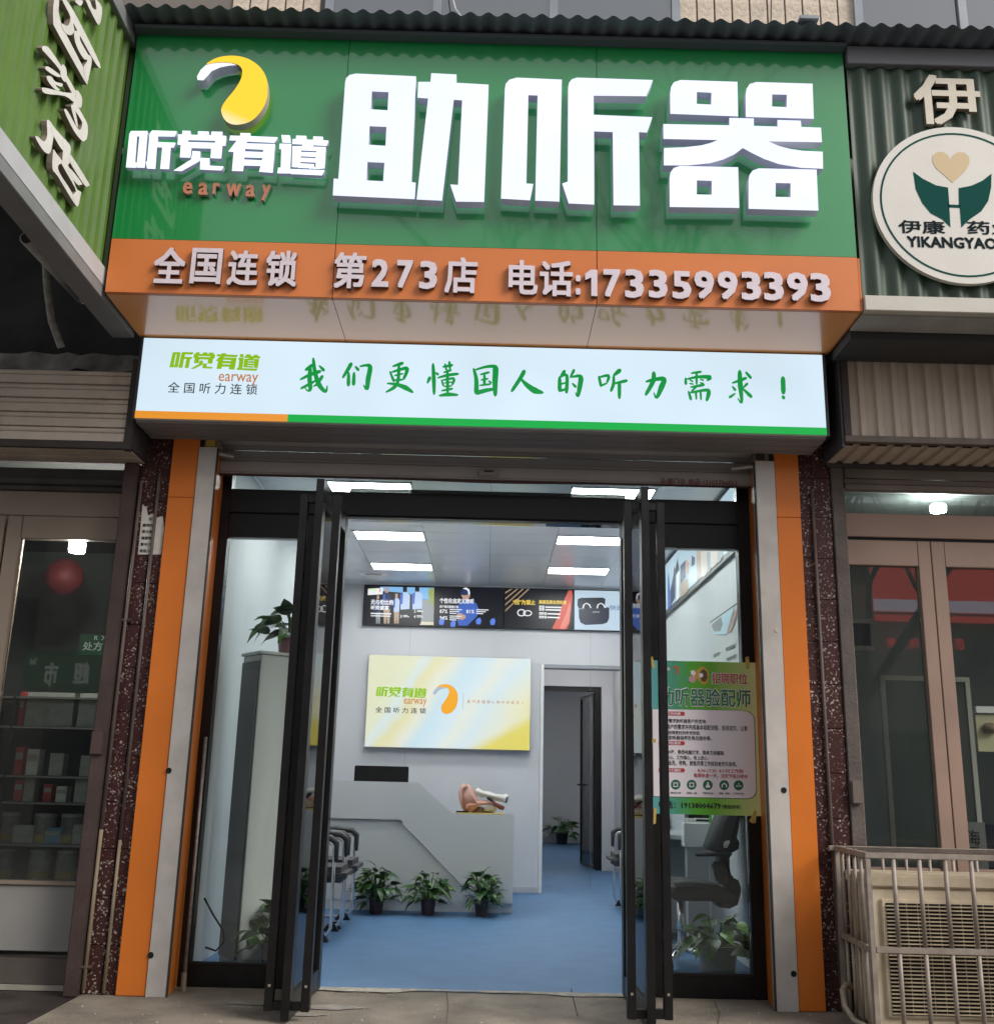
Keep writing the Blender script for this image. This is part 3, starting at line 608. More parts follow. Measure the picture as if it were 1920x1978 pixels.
# torn notice
nt_ = thing('torn_notice', 'torn white paper notice pasted on the speckled pillar', 'notice', (-1.92,-.29,2.28))
MB().add([(-1.982,-.2795,2.275),(-1.853,-.2795,2.278),(-1.851,-.2795,2.43),(-1.865,-.2795,2.50),(-1.90,-.2795,2.49),(-1.925,-.2795,2.515),(-1.95,-.2795,2.50),(-1.962,-.2795,2.55),(-1.988,-.2795,2.56),(-1.984,-.2795,2.40)], [tuple(range(10))]).obj('paper', mat('aged paper', (.60,.57,.52), .9, var=.1, scale=30), nt_)
for i, t in enumerate(['位于','属院内','单元房','诚意购','意中介','电话:18']):
    link('printed_text', text_mesh(t, (-1.973+.03*(i==0),-.2802,2.472-.037*i), UXF, UZF, h=.019, bold=.02, name='printed_text'), M_black, nt_)
# steel pole leaning at the reveal
po = thing('steel_pole', 'thin grey steel pole leaning against the left entrance reveal', 'pole', (-1.56,-.12,0))
a = PY(398,1424,-.06); MB().tube([(-1.545,-.14,0.0),(a.x,-.06,a.z)], .0095, 8).obj('rod', mat('worn galvanised', (.3,.28,.27), .5, metal=.6, var=.3, scale=30), po, smooth=True)
MB().tube([(-1.5455,-.1405,0.0),(-1.549,-.136,.09)], .014, 8).obj('grip', mat('brown tape', (.2,.16,.12), .8), po)

# ================================================================== shopfront frame
fr = thing('shopfront_frame', 'black aluminium shopfront frame with glazed side panels', 'shopfront', (0,0,0))
def bar(*a, n='frame_bar'): return box(n, *a, M_black, fr, bevel=.003)
bar(-1.612,-1.557,-.03,.05,.0,3.0); bar(1.446,1.519,-.03,.05,.0,3.0)                      # outer stiles
bar(-1.142,-.895,-.028,.048,.0,2.445); bar(.845,1.005,-.028,.048,.0,2.445)                  # inner stiles
bar(-1.556,-1.143,-.028,.048,.0,.116, n='bottom_rail'); bar(1.006,1.445,-.028,.048,.0,.116, n='bottom_rail')
bar(-1.556,-.895,-.026,.046,2.447,2.587); bar(.845,1.445,-.026,.046,2.447,2.587)            # sidelight heads
bar(-1.556,1.445,-.034,.052,2.596,2.738, n='header_rail')
bar(-1.556,1.445,-.02,.04,2.588,2.595)
for (x0,x1) in ((-1.142,-1.118),(-.92,-.896),(.846,.87),(.98,1.004)): box('frame_bead', x0,x1,-.034,-.029,.02,2.44, mat('dark bead', (.02,.019,.02), .3, spec=.4), fr)
for (x0,x1) in ((-1.556,-1.143),(1.006,1.445)):
    box('glass_pane', x0,x1,.006,.014,.117,2.444, M_glass, fr)
    box('glazing_bead', x0,x1,-.034,-.02,.117,.128, mat('dark bead', (.02,.019,.02), .3, spec=.4), fr)
box('glass_pane', -1.556,1.445,.006,.014,2.739,2.99, M_glass, fr)
bar(-1.556,1.445,-.028,.048,2.992,3.05)
# door leaves, swung open towards the street
def door(name, hinge, near, label):
    h = Vector((hinge[0], hinge[1], 0)); e = Vector((near[0], near[1], 0)); d = (e-h); L = d.length; ang = math.atan2(d.y, d.x)
    t = thing(name, label, 'glass door', (h.x,h.y,0), 'open glass entrance doors', ang)
    def b(n, x0,x1,y0,y1,z0,z1, m=M_black, par=t, bev=.002): return box(n, x0,x1,y0,y1,z0,z1, m, par, bev, local=True)
    T = .02
    b('stile', 0,.075,-T,T,.012,2.585); b('stile', L-.075,L,-T,T,.012,2.585)
    b('rail', .076,L-.076,-T+.001,T-.001,.012,.115); b('rail', .076,L-.076,-T+.001,T-.001,2.47,2.584)
    b('glass_pane', .076,L-.076,-.004,.004,.116,2.469, M_glass)
    for s in (-1,1):
        hb = b('pull_handle', L-.075,L-.03,s*.085-.02,s*.085+.02,.047,2.51)
        ends = ((.047,.092),(2.465,2.51))
        for (za, zb) in ends: b('handle_bracket', L-.072,L-.033,(s*.064 if s>0 else -T-.0005),(T+.0005 if s>0 else s*.064),za+.003,zb-.003, M_black, hb)
        b('handle_screw', L-.029,L-.0285,s*.085-.006,s*.085+.006,.15,.162, M_chrome, hb, 0)
    return t
door('glass_door', (-.872,-.03), (-.894,-.83), 'black framed glass door leaf opened outward beside the empty left side panel')
door('glass_door', (.765,-.03), (.780,-.83), 'black framed glass door leaf opened outward beside the recruitment poster')

# ================================================================== interior shell
WX0, WX1, BY, CZ = -1.68, 1.66, 5.1, 3.12
M_carpet = mat('blue carpet', (.085,.185,.34), .55, spec=.3, var=.10, scale=5, bump=.35, bscale=220, dirt=.18, dcol=(.13,.19,.28), dscale=2.2, detail=9)
fl = struct(MB().quad((-1.9,.0,.002),(3.2,.0,.002),(3.2,14.2,.002),(-1.9,14.2,.002)).obj('carpet_floor', M_carpet))
iw = struct(MB().box(WX0-.1,WX0,.06,BY,.0,CZ).obj('wall_left', M_wallg))
iw2 = struct(MB().box(WX1,WX1+.1,.06,8.0,.0,CZ).obj('wall_right', M_wallg))
bw = struct(MB().box(WX0,.543,BY,BY+.16,0,CZ).box(.543,WX1,BY,BY+.16,2.30,CZ).obj('wall_back', M_wallg))
box('door_casing', .545,.58,BY-.012,BY+.17,0.003,2.297, M_white, bw); box('door_casing', .581,1.655,BY-.012,BY+.17,2.262,2.297, mat('grey casing', (.3,.31,.33), .5), bw)
struct(MB().box(.40,.5430,5.262,8.3,0,2.9).obj('corridor_wall', M_wallg))
w2 = struct(MB().box(1.50,3.0,8.0,8.15,0,2.9).box(.40,1.4999,8.0,8.15,2.33,2.9).obj('corridor_end_wall', M_wallg))
struct(MB().box(.30,3.1,13.95,14.05,0,2.9).obj('far_room_wall', M_wallg)); struct(MB().box(2.35,2.45,8.2,13.9,0,2.9).obj('far_room_side', M_wallg)); struct(MB().box(.2,.3,8.31,13.9,0,2.9).obj('far_room_wall_left', M_wallg))
struct(MB().box(.2,3.1,5.27,14.05,2.9,3.0).obj('corridor_ceiling', M_white))
box('door_frame', 1.42,1.498,8.03,8.13,0.003,2.27, M_black, w2); box('door_frame', .545,1.498,8.03,8.13,2.271,2.328, M_black, w2)
for px in (792,1141): w = PY(px,1240,BY-.001); box('panel_seam', w.x-.0015,w.x+.0015,BY-.0012,BY-.0002,0.05,CZ-.002, mat('wall seam', (.34,.35,.37), .7), bw)
box('skirting', WX0+.001,.542,BY-.008,BY-.0005,.004,.06, mat('grey skirting', (.5,.51,.53), .5), bw)
# ceiling of square metal panels
ce = struct(MB().box(WX0,WX1,.06,BY,CZ+.02,CZ+.1).obj('ceiling', mat('ceiling void', (.1,.1,.1), .9)))
M_ceil = mat('satin metal ceiling panel', (.62,.65,.68), .34, spec=.6, coat=.5, cior=1.6, crough=.2)
lights = []
rows = []
for (pa, pb) in (((600+85*.35733,600+920*.35733),(600+555*.35733,600+992*.35733)),((600+225*.35733,600+1188*.35733),(600+618*.35733,600+1242*.35733)),((600+322*.35733,600+1362*.35733),(600+661*.35733,600+1404*.35733))):
    a = PZ(*pa, CZ); b = PZ(*pb, CZ); rows.append((a.y, b.y))
ly = [(r[0], r[0]+.315) for r in rows]
LXL, LXR = (-1.19,-.585), (.55,1.155)
xs = [WX0, LXL[0]-.005, LXL[1]+.005, -.02, LXR[0]-.005, LXR[1]+.005, WX1]
ys = [.065, ly[0][0]-.005, ly[0][1]+.005, 2.02, ly[1][0]-.005, ly[1][1]+.005, (ly[1][1]+ly[2][0])/2, ly[2][0]-.005, ly[2][1]+.005, BY-.002]
for i in range(len(xs)-1):
    for j in range(len(ys)-1):
        if i in (1,4) and j in (1,4,7): continue
        box('ceiling_panel', xs[i]+.0012,xs[i+1]-.0012,ys[j]+.0012,ys[j+1]-.0012,CZ,CZ+.012, M_ceil, ce, bevel=.0015)
M_lp = emat('ceiling light diffuser', (.97,1.,.99), 14.5); M_lframe = mat('light frame', (.55,.57,.6), .3, metal=.6)
for j, (y0,y1) in enumerate(ly):
    for i, (x0,x1) in enumerate((LXL, LXR)):
        t = thing('ceiling_light', 'flush ceiling light panel %s, on the %s' % (['just inside the door','in the middle row','next to the display screens'][j], ['visitor chair side','right wall screen side'][i]), 'ceiling light', ((x0+x1)/2,(y0+y1)/2,CZ), 'flush ceiling lights')
        MB().box(x0-.004,x1+.004,y0-.004,y0+.012,CZ-.006,CZ+.01).box(x0-.004,x1+.004,y1-.012,y1+.004,CZ-.006,CZ+.01).box(x0-.004,x0+.012,y0+.013,y1-.013,CZ-.006,CZ+.01).box(x1-.012,x1+.004,y0+.013,y1-.013,CZ-.006,CZ+.01).obj('frame', M_lframe, t)
        box('diffuser', x0+.013,x1-.013,y0+.013,y1-.013,CZ-.002,CZ+.008, M_lp, t)
cv = thing('ceiling_vent', 'small square vent in the ceiling left of the display screens', 'vent', (-1.2,4.5,CZ))
a = PZ(600+260*.35733,600+1410*.35733,CZ); MB().box(a.x,a.x+.28,a.y,a.y+.16,CZ-.012,CZ).obj('plate', M_white, cv, bevel=.003); box('grille', a.x+.06,a.x+.22,a.y+.04,a.y+.12,CZ-.015,CZ-.0125, mat('vent grey', (.3,.3,.3), .5), cv)
# far room light (lit fitting)
t = thing('corridor_light', 'flush ceiling light in the back room beyond the glass door', 'ceiling light', (1.4,11,2.9)); box('diffuser', 1.1,1.7,10.8,11.1,2.885,2.899, emat('back room diffuser', (1,.98,.95), 16.), t)
t = thing('corridor_light', 'flush ceiling light in the passage behind the reception wall', 'ceiling light', (1.1,6.6,2.9)); box('diffuser', .8,1.4,6.4,6.7,2.885,2.899, emat('back room diffuser', (1,.98,.95), 16.), t)
# LED sign hung inside over the door
ld = thing('led_board', 'unlit black LED message board hung inside above the entrance', 'LED board', (0,.12,2.6))
a = PY(600+200*.35733,600+1000*.35733,.12); box('board', -.87,.80,.07,.15,2.597,2.79, mat('black LED face', (.01,.01,.011), .06, spec=.8, coat=1, cior=1.8, crough=.04), ld, bevel=.004)

# ================================================================== display screens on the back wall
P4 = zoom(600,900,400/1903.); P5 = zoom(950,900,400/1903.); ScY = BY-.05
LIFT = [0]
def flat(name, loops, zf, y, m, parent):
    LIFT[0] += 1; y = y-.00002*LIFT[0]; ll = []
    for lp in loops:
        q = []
        for p in lp: w = PY(*zf(*p), y); q.append((w.x, w.z))
        ll.append(q)
    return link(name, poly_mesh(name, ll, 0, lambda x, z, t: Vector((x, y, z))), m, parent)
def ftext(txt, xa, ya, xb, yb, zf, y, m, parent, bold=.01, fitz=True):
    a = PY(*zf(xa,yb), y); b = PY(*zf(xb,ya), y)
    return link('screen_text', text_mesh(txt, (a.x,y,a.z), UXF, UZF, fit=(b.x-a.x, b.z-a.z), bold=bold, name='screen_text', res=1), m, parent)
E_ = lambda n, c, s=.44: emat('screen '+n, c, s)
e_sky, e_blk, e_wht, e_navy, e_blue, e_lblue = E_('sky', (.22,.48,.80)), E_('black', (.006,.007,.012)), E_('white', (.85,.87,.9)), E_('navy', (.02,.035,.12)), E_('blue', (.05,.13,.5)), E_('pale blue', (.45,.58,.82))
e_skin, e_tan, e_gold, e_red, e_pale, e_case, e_grn, e_gry = E_('skin', (.5,.32,.24)), E_('tan', (.45,.33,.24)), E_('gold', (.85,.62,.08)), E_('red', (.60,.10,.07)), E_('ice', (.50,.63,.74)), E_('case', (.025,.03,.045)), E_('leaf', (.30,.38,.10)), E_('grey', (.3,.32,.34))
zs0, zs1 = PY(*P4(480,1460), ScY).z, PY(*P4(498,1092), ScY).z
xS = [PY(*P4(492,1100),ScY).x, PY(*P4(1140,1115),ScY).x, PY(*P4(1780,1130),ScY).x, PY(*P5(755,1140),ScY).x, PY(*P5(1360,1155),ScY).x+.05]
labs = ['wall display screen showing men in blue baseball jackets', 'wall display screen showing a man in navy with percentages', 'black wall display screen with gold stripes and a red cone', 'pale wall display screen showing a dark earbud charging case']
screens = []
for i in range(4):
    t = thing('display_screen', labs[i], 'screen', ((xS[i]+xS[i+1])/2,ScY,zs0), 'display screens under the ceiling'); screens.append(t)
    box('housing', xS[i]+.002,xS[i+1]-.002,ScY+.002,BY-.002,zs0-.004,zs1+.002, M_black, t)
    box('display', xS[i]+.006,xS[i+1]-.006,ScY-.001,ScY+.0015,zs0+.003,zs1-.004, [e_blk,e_blk,e_blk,e_pale][i], t)
y = ScY-.003; s1, s2, s3, s4 = screens
flat('picture', [[(640,1110),(1135,1120),(1135,1230),(1020,1225),(900,1170),(640,1150)]], P4, y, e_sky, s1)
flat('picture', [[(1020,1226),(1135,1231),(1130,1462),(1005,1460)]], P4, y, e_gry, s1); flat('picture', [[(1090,1125),(1136,1125),(1134,1290),(1100,1260),(1080,1180)]], P4, y-.001, e_grn, s1)
flat('picture', [[(1005,1432),(1130,1436),(1130,1464),(1005,1462)]], P4, y-.001, E_('path', (.7,.65,.5)), s1)
for (cx, top, w, jc, sc, leg) in [(700,1120,70,e_navy,e_skin,e_tan),(790,1175,56,e_lblue,e_skin,e_tan),(868,1112,90,e_lblue,e_blk,e_blk),(980,1108,95,e_lblue,e_blk,e_blk),(620,1190,48,e_navy,e_skin,e_gry)]:
    h = 1450-top
    flat('figure', [[(cx-w*.22,top),(cx+w*.2,top),(cx+w*.2,top+.14*h),(cx-w*.22,top+.14*h)]], P4, y-.0015, sc, s1)
    flat('figure', [[(cx-w*.5,top+.2*h),(cx-w*.2,top+.15*h),(cx+w*.25,top+.15*h),(cx+w*.5,top+.22*h),(cx+w*.45,top+.6*h),(cx-w*.45,top+.62*h)]], P4, y-.002, jc, s1)
    flat('figure', [[(cx-w*.5,top+.2*h),(cx-w*.2,top+.15*h),(cx-w*.25,top+.45*h),(cx-w*.5,top+.5*h)]], P4, y-.0025, e_blue, s1)
    flat('figure', [[(cx-w*.42,top+.62*h),(cx+w*.42,top+.6*h),(cx+w*.35,top+h),(cx+w*.05,top+h),(cx,top+.75*h),(cx-w*.1,top+h),(cx-w*.38,top+h)]], P4, y-.002, leg, s1)
flat('caption', [[(528,1130),(668,1120),(662,1180),(525,1188)]], P4, y-.003, e_wht, s1)
ftext('听觉有道', 540,1128,608,1150, P4, y-.004, emat('screen lime', (.3,.5,.05), .8), s1); flat('caption', [[(622,1122),(640,1128),(648,1142),(640,1160),(625,1162),(636,1146),(632,1132)]], P4, y-.004, E_('swoosh', (.8,.3,.05)), s1)
ftext('无与伦比的', 553,1232,762,1275, P4, y-.004, e_wht, s1, .03); ftext('听觉盛宴', 553,1285,720,1322, P4, y-.004, e_wht, s1, .03)
for tx, xx, yy in (('2',950,1322),('3',822,1370),('4',948,1372)): ftext(tx, xx,yy,xx+18,yy+27, P4, y-.004, e_wht, s1); flat('caption', [[(xx+28,yy+2),(xx+70,yy+2),(xx+70,yy+8),(xx+28,yy+8)]], P4, y-.004, e_wht, s1); flat('caption', [[(xx+28,yy+14),(xx+85,yy+14),(xx+85,yy+20),(xx+28,yy+20)]], P4, y-.004, e_wht, s1)
flat('caption', [[(553,1350),(740,1355),(740,1366),(553,1362)]], P4, y-.004, e_wht, s1); flat('caption', [[(553,1374),(735,1378),(735,1386),(553,1382)]], P4, y-.004, e_wht, s1)
flat('figure', [[(1385,1190),(1390,1150),(1425,1128),(1460,1145),(1465,1200),(1440,1230),(1405,1230)]], P4, y, e_skin, s2); flat('figure', [[(1375,1170),(1390,1140),(1425,1128),(1455,1140),(1450,1185),(1400,1190)]], P4, y-.001, e_navy, s2)
flat('figure', [[(1395,1128),(1430,1118),(1458,1135),(1466,1175),(1450,1190),(1445,1150),(1425,1135)]], P4, y-.002, e_wht, s2)
flat('figure', [[(1350,1290),(1395,1235),(1460,1240),(1520,1260),(1548,1320),(1530,1380),(1440,1470),(1360,1468),(1340,1380)]], P4, y-.0005, e_blue, s2); flat('figure', [[(1340,1365),(1370,1350),(1425,1375),(1425,1400),(1390,1418),(1355,1405)]], P4, y-.001, e_skin, s2)
for (xx, yy) in ((1205,1405),(1310,1425),(1545,1400),(1675,1405)): flat('figure', [[(xx-22,yy+55),(xx-26,yy+20),(xx-10,yy),(xx+14,yy-4),(xx+24,yy+22),(xx+14,yy+58)]], P4, y-.001, E_('cheer blue', (.10,.22,.75)), s2)
ftext('个性化自定义聆听', 1185,1222,1502,1262, P4, y-.003, e_wht, s2, .03); ftext('用户真实数据分享:', 1185,1284,1362,1306, P4, y-.003, e_wht, s2, .02)
for tx, xx, yy in (('87%',1185,1320),('81%',1430,1322),('94%',1185,1380)):
    ftext(tx, xx,yy,xx+75,yy+34, P4, y-.003, e_wht, s2, .015)
    for k in range(3): flat('caption', [[(xx+92,yy-4+k*17),(xx+205-k*25,yy-1+k*17),(xx+205-k*25,yy+7+k*17),(xx+92,yy+4+k*17)]], P4, y-.003, e_wht, s2)
for k in range(4): d = 58*k; flat('picture', [[(122,1180+d*.95-20),(175+d*.9,1132-2),(192+d*.9,1132-2),(122,1196+d*.95-20)]], P5, y, E_('bronze', (.35,.25,.14)), s3)
flat('picture', [[(552,1500),(600,1400),(660,1240),(705,1145),(735,1145),(742,1200),(715,1440),(690,1502)]], P5, y, e_red, s3); flat('picture', [[(620,1500),(680,1360),(715,1240),(725,1300),(705,1440),(665,1502)]], P5, y-.001, E_('light red', (.75,.22,.17)), s3)
ftext('“回”为观止', 192,1232,400,1275, P5, y-.002, e_gold, s3, .03); ftext('高度还原自然听感', 433,1238,685,1268, P5, y-.002, e_gold, s3, .03)
for k, yy in enumerate((1284,1308,1345,1378)):
    ftext('更清晰'[:2] if k<2 else '更舒适', 433,yy,482 if k<2 else 505,yy+24, P5, y-.002, e_wht, s3, .03); flat('caption', [[(490+20*(k>1),yy+8),(640-5*k,yy+12),(640-5*k,yy+24),(490+20*(k>1),yy+20)]], P5, y-.002, e_wht, s3)
ring = lambda cx, cy, a, b, n=14: [(cx+a*math.cos(2*math.pi*i/n), cy+b*math.sin(2*math.pi*i/n)) for i in range(n)]
flat('picture', [ring(272,1350,40,34), ring(272,1350,30,24)], P5, y-.002, e_wht, s3); flat('picture', [ring(328,1354,42,28), ring(328,1354,32,19)], P5, y-.003, e_wht, s3)
flat('picture', [[(790,1225),(820,1213),(1020,1210),(1045,1225),(1035,1320),(800,1312),(785,1280)]], P5, y, e_case, s4); flat('picture', [[(798,1318),(1080,1300),(1078,1400),(1060,1440),(1020,1455),(860,1463),(815,1440),(800,1395)]], P5, y-.001, E_('case front', (.035,.042,.065)), s4)
for s_, xx in ((1,870),(-1,1000)): flat('picture', [[(xx-38,1308),(xx-30,1275),(xx,1258),(xx+30,1272),(xx+45,1305),(xx+36,1308),(xx+22,1280),(xx,1266),(xx-20,1280),(xx-26,1310)]], P5, y-.002, e_wht, s4)
ftext('快速', 1085,1282,1200,1325, P5, y-.002, E_('print blue', (.10,.18,.35)), s4); ftext('无忧', 1270,1350,1352,1392, P5, y-.002, E_('print blue', (.10,.18,.35)), s4)
flat('caption', [[(925,1338),(990,1336),(990,1348),(925,1350)]], P5, y-.002, e_gry, s4)
flat('caption', [[(1280,1158),(1352,1160),(1352,1230),(1280,1226)]], P5, y-.002, e_wht, s4)

# ================================================================== illuminated wall sign inside
WY = BY-.09
a = PY(600+315*.35733,600+1858*.35733,WY); b = PY(600+1187*.35733,1278+485*.35733,WY)
ws = thing('illuminated_wall_sign', 'yellow and white illuminated brand panel above the reception counter', 'illuminated sign', ((a.x+b.x)/2,WY,b.z))
X0, X1, Z0, Z1 = a.x, b.x, b.z, a.z
box('case', X0,X1,WY+.002,BY-.002,Z0,Z1, mat('silver case', (.5,.5,.5), .35, metal=.5), ws, bevel=.004)
def brandmat():
    m = bpy.data.materials.new('yellow blue lit artwork'); m.use_nodes = True; n = m.node_tree; p = n.nodes['Principled BSDF']
    tc = n.nodes.new('ShaderNodeTexCoord'); sx = n.nodes.new('ShaderNodeSeparateXYZ'); n.links.new(tc.outputs['Object'], sx.inputs[0])
    def lin(ax, az, c):
        u = n.nodes.new('ShaderNodeMath'); u.operation = 'MULTIPLY'; u.inputs[1].default_value = ax; n.links.new(sx.outputs[0], u.inputs[0])
        v = n.nodes.new('ShaderNodeMath'); v.operation = 'MULTIPLY_ADD'; v.inputs[1].default_value = az; n.links.new(sx.outputs[2], v.inputs[0]); n.links.new(u.outputs[0], v.inputs[2])
        w = n.nodes.new('ShaderNodeMath'); w.operation = 'ADD'; w.inputs[1].default_value = c; n.links.new(v.outputs[0], w.inputs[0]); return w.outputs[0]
    W = X1-X0; H = Z1-Z0
    # u = (x-X0)/W, v = (z-Z0)/H ; wave bands slant along u - .35 v
    d = lin(1/W, -.35/H, -X0/W+.35*Z0/H)
    no = n.nodes.new('ShaderNodeTexNoise'); no.inputs['Scale'].default_value = 1.4; n.links.new(tc.outputs['Object'], no.inputs['Vector'])
    ad = n.nodes.new('ShaderNodeMath'); ad.operation = 'MULTIPLY_ADD'; ad.inputs[1].default_value = .25; n.links.new(no.outputs[0], ad.inputs[0]); n.links.new(d, ad.inputs[2])
    rp = n.nodes.new('ShaderNodeValToRGB'); e = rp.color_ramp.elements
    cols = [(0,(.78,.80,.55)),(.10,(.78,.83,.62)),(.13,(.70,.84,.88)),(.20,(.80,.77,.42)),(.30,(.85,.86,.72)),(.40,(.60,.82,.93)),(.55,(.72,.88,.95)),(.62,(.84,.88,.78)),(.72,(.70,.86,.93)),(.88,(.85,.86,.62)),(1.,(.82,.76,.25))]
    e[0].position, e[0].color = 0, (*cols[0][1],1); e[1].position, e[1].color = 1, (*cols[-1][1],1)
    for q, c in cols[1:-1]: k = e.new(q); k.color = (*c,1)
    n.links.new(ad.outputs[0], rp.inputs[0])
    # yellow lower right corner
    c2 = lin(1/W, -1.0/H, -X0/W+1.0*Z0/H)
    mr = n.nodes.new('ShaderNodeMapRange'); mr.inputs[1].default_value = .60; mr.inputs[2].default_value = .72; n.links.new(c2, mr.inputs[0])
    mx = n.nodes.new('ShaderNodeMix'); mx.data_type = 'RGBA'; mx.inputs[7].default_value = (.80,.70,.10,1); n.links.new(mr.outputs[0], mx.inputs[0]); n.links.new(rp.outputs[0], mx.inputs[6])
    n.links.new(mx.outputs[2], p.inputs['Emission Color']); p.inputs['Base Color'].default_value = (.1,.1,.09,1); p.inputs['Emission Strength'].default_value = .385; p.inputs['Roughness'].default_value = .3; return m
box('face', X0+.008,X1-.008,WY-.002,WY+.0015,Z0+.008,Z1-.008, brandmat(), ws)
ZI = zoom(600,1278,.35733); y = WY-.004
a = PY(*ZI(352,191), y); b = PY(*ZI(630,135), y); c = PY(*ZI(352,137), y); earway_flat(a.x, a.z, b.x-a.x, c.z-a.z, y, ws, M_plime)
a = PY(*ZI(502,243), y); b = PY(*ZI(628,203), y); link('printed_text', text_mesh('earway', (a.x,y,a.z), UXF, UZF, fit=(b.x-a.x,b.z-a.z), bold=.004, name='printed_text'), M_porg, ws)
a = PY(*ZI(350,276), y); b = PY(*ZI(625,252), y); link('printed_text', text_mesh('全 国 听 力 连 锁', (a.x,y,a.z), UXF, UZF, fit=(b.x-a.x,b.z-a.z), bold=.01, name='printed_text'), M_pink, ws)
def swoosh_flat(x0, z0, w, h, y, parent, m1, m2):
    for lp, m in ((SWOOSH_Y, m1), (SWOOSH_W, m2)):
        ll = [[((p[0]-1065)/382*w+x0, z0+h-(p[1]-299)/372*h) for p in lp]]
        link('logo_swoosh', poly_mesh('logo_swoosh', ll, 0, lambda x, z, t: Vector((x, y-(.001 if m is m2 else 0), z))), m, parent)
a = PY(*ZI(658,282), y); b = PY(*ZI(798,125), y); swoosh_flat(a.x, a.z, b.x-a.x, b.z-a.z, y, ws, emat('orange lit logo', (.9,.40,.02), .42), emat('blue-grey lit logo', (.4,.5,.65), .4))
a = PY(*ZI(822,258), y); b = PY(*ZI(824,168), y); box('divider_line', a.x,a.x+.004,y-.001,y,a.z,b.z, E_('grey', (.3,.32,.34)), ws)
a = PY(*ZI(845,228), y); b = PY(*ZI(1148,203), y); sl = Vector((a.x, y, a.z))
allc = [(c, 560.+0, 680., 500/1903.) for c in BRUSH6] + [(c, 1040., 690., 520/1903.) for c in BRUSH7]
for c, ox, oy, s_ in allc:
    def mp(x, yy, l, ox=ox, oy=oy, s_=s_):
        px = ox+x*s_; py = oy+yy*s_; u = (px-578)/(1521-578); v = (py-690-(px-578)*.022)/75.
        return Vector((sl.x+u*(b.x-a.x), y-l, sl.z+(1-v)*.045))
    link('brush_character', strokes_mesh('brush_character', [[(x, yy, w*1.5) for (x, yy, w) in q] for q in c], mp), emat('orange slogan print', (.55,.24,.05), .36), ws)

# ================================================================== reception counter
CYF = 3.40
rc = thing('reception_counter', 'glossy white reception counter with stepped top and diagonal groove', 'reception counter', (-.6,CYF,0))
M_lac = mat('white lacquer', (.60,.61,.60), .12, spec=.5, coat=.6, cior=1.5, crough=.05)
def cpt(x, yy): w = PY(*ZI(x,yy), CYF); return (w.x, w.z)
tr, ts, st_, tl = cpt(1100,830), cpt(765,820), cpt(580,655), (WX0+.01, cpt(130,645)[1])
gl, gc, gb = (WX0+.01, cpt(130,850)[1]), cpt(480,855), cpt(815,1205)
tl = (tl[0], st_[1]); zt = tr[1]; kz = .085; xr = tr[0]
gk = (gb[0]+(gb[1]-kz)/(gc[1]-gb[1])*(gb[0]-gc[0]), kz)
upper = [tl, st_, (ts[0],zt), (xr,zt), (xr,kz), (gk[0]+.012,kz), (gc[0]+.04,gl[1]-.0+.012), (gc[0],gl[1]+.012), (gl[0],gl[1]+.012)]
def prism(name, loop, y0, y1, m, par):
    me = poly_mesh(name, [loop], 1, lambda x, z, t: Vector((x, y1+(y0-y1)*t, z))); fix_normals(me); return link(name, me, m, par)
upper = [tl, st_, (ts[0],zt), (xr,zt), (xr,kz), (gk[0]+.02,kz), (gc[0]+.03,gl[1]-.012), (gc[0]+.005,gl[1]+.004), (gl[0],gl[1]+.004)]
prism('front_panel', upper, CYF-.03, CYF+.02, M_lac, rc)
lower = [(gl[0],gl[1]-.004), (gc[0],gl[1]-.004), (gc[0]+.018,gl[1]-.018), (gk[0],kz), (gl[0],kz)]
prism('lower_panel', lower, CYF-.004, CYF+.02, M_lac, rc)
box('plinth', WX0+.01,xr-.012,CYF+.002,CYF+.02,.004,kz-.002, M_lac, rc)
box('side_panel', xr-.03,xr,CYF+.021,CYF+.58,.004,zt, M_lac, rc)
box('counter_top', ts[0]+.02,xr,CYF+.021,CYF+.58,zt-.03,zt-.001, M_lac, rc); box('work_surface', WX0+.01,ts[0],CYF+.021,CYF+.6,.72,.75, M_lac, rc)
# things on the counter
mn = thing('computer_monitor', 'black computer monitor standing behind the reception counter', 'monitor', (-.9,3.9,.75))
a = PY(*ZI(238,562), 3.85); b = PY(*ZI(528,640), 3.85); box('screen', a.x,b.x,3.85,3.88,b.z-.2,a.z, M_black, mn, bevel=.006); box('stand', (a.x+b.x)/2-.03,(a.x+b.x)/2+.03,3.9,3.93,.77,b.z-.1, M_black, mn); box('foot', (a.x+b.x)/2-.12,(a.x+b.x)/2+.12,3.84,4.0,.751,.77, M_black, mn)
yb = thing('yellow_folder', 'thin yellow folder lying on the counter under the ear model', 'folder', (0,3.5,zt)); a = PY(*ZI(770,822), CYF); b = PY(*ZI(1050,822), CYF)
box('cover', a.x+.03,b.x,CYF+.0,CYF+.3,zt+.0005,zt+.006, mat('yellow card', (.55,.42,.10), .6), yb)
ph = thing('black_phone', 'small black phone lying beside the ear model', 'phone', (-.25,3.5,zt+.007)); box('body', a.x+.02,a.x+.13,CYF+.08,CYF+.14,zt+.007,zt+.02, M_black, ph, bevel=.004)
em = thing('ear_model', 'large anatomical ear model with pink outer ear and white bone on the counter', 'anatomical model', (0,3.55,zt+.006))
EY = CYF+.14
def ept(x, yy): w = PY(*ZI(x,yy), EY); return (w.x, w.z)
M_ear = mat('pink ear plastic', (.66,.38,.31), .45, var=.1, scale=9); M_bone = mat('white bone plastic', (.72,.70,.64), .45, var=.08, scale=20); M_canal = mat('dark red canal', (.22,.05,.045), .4)
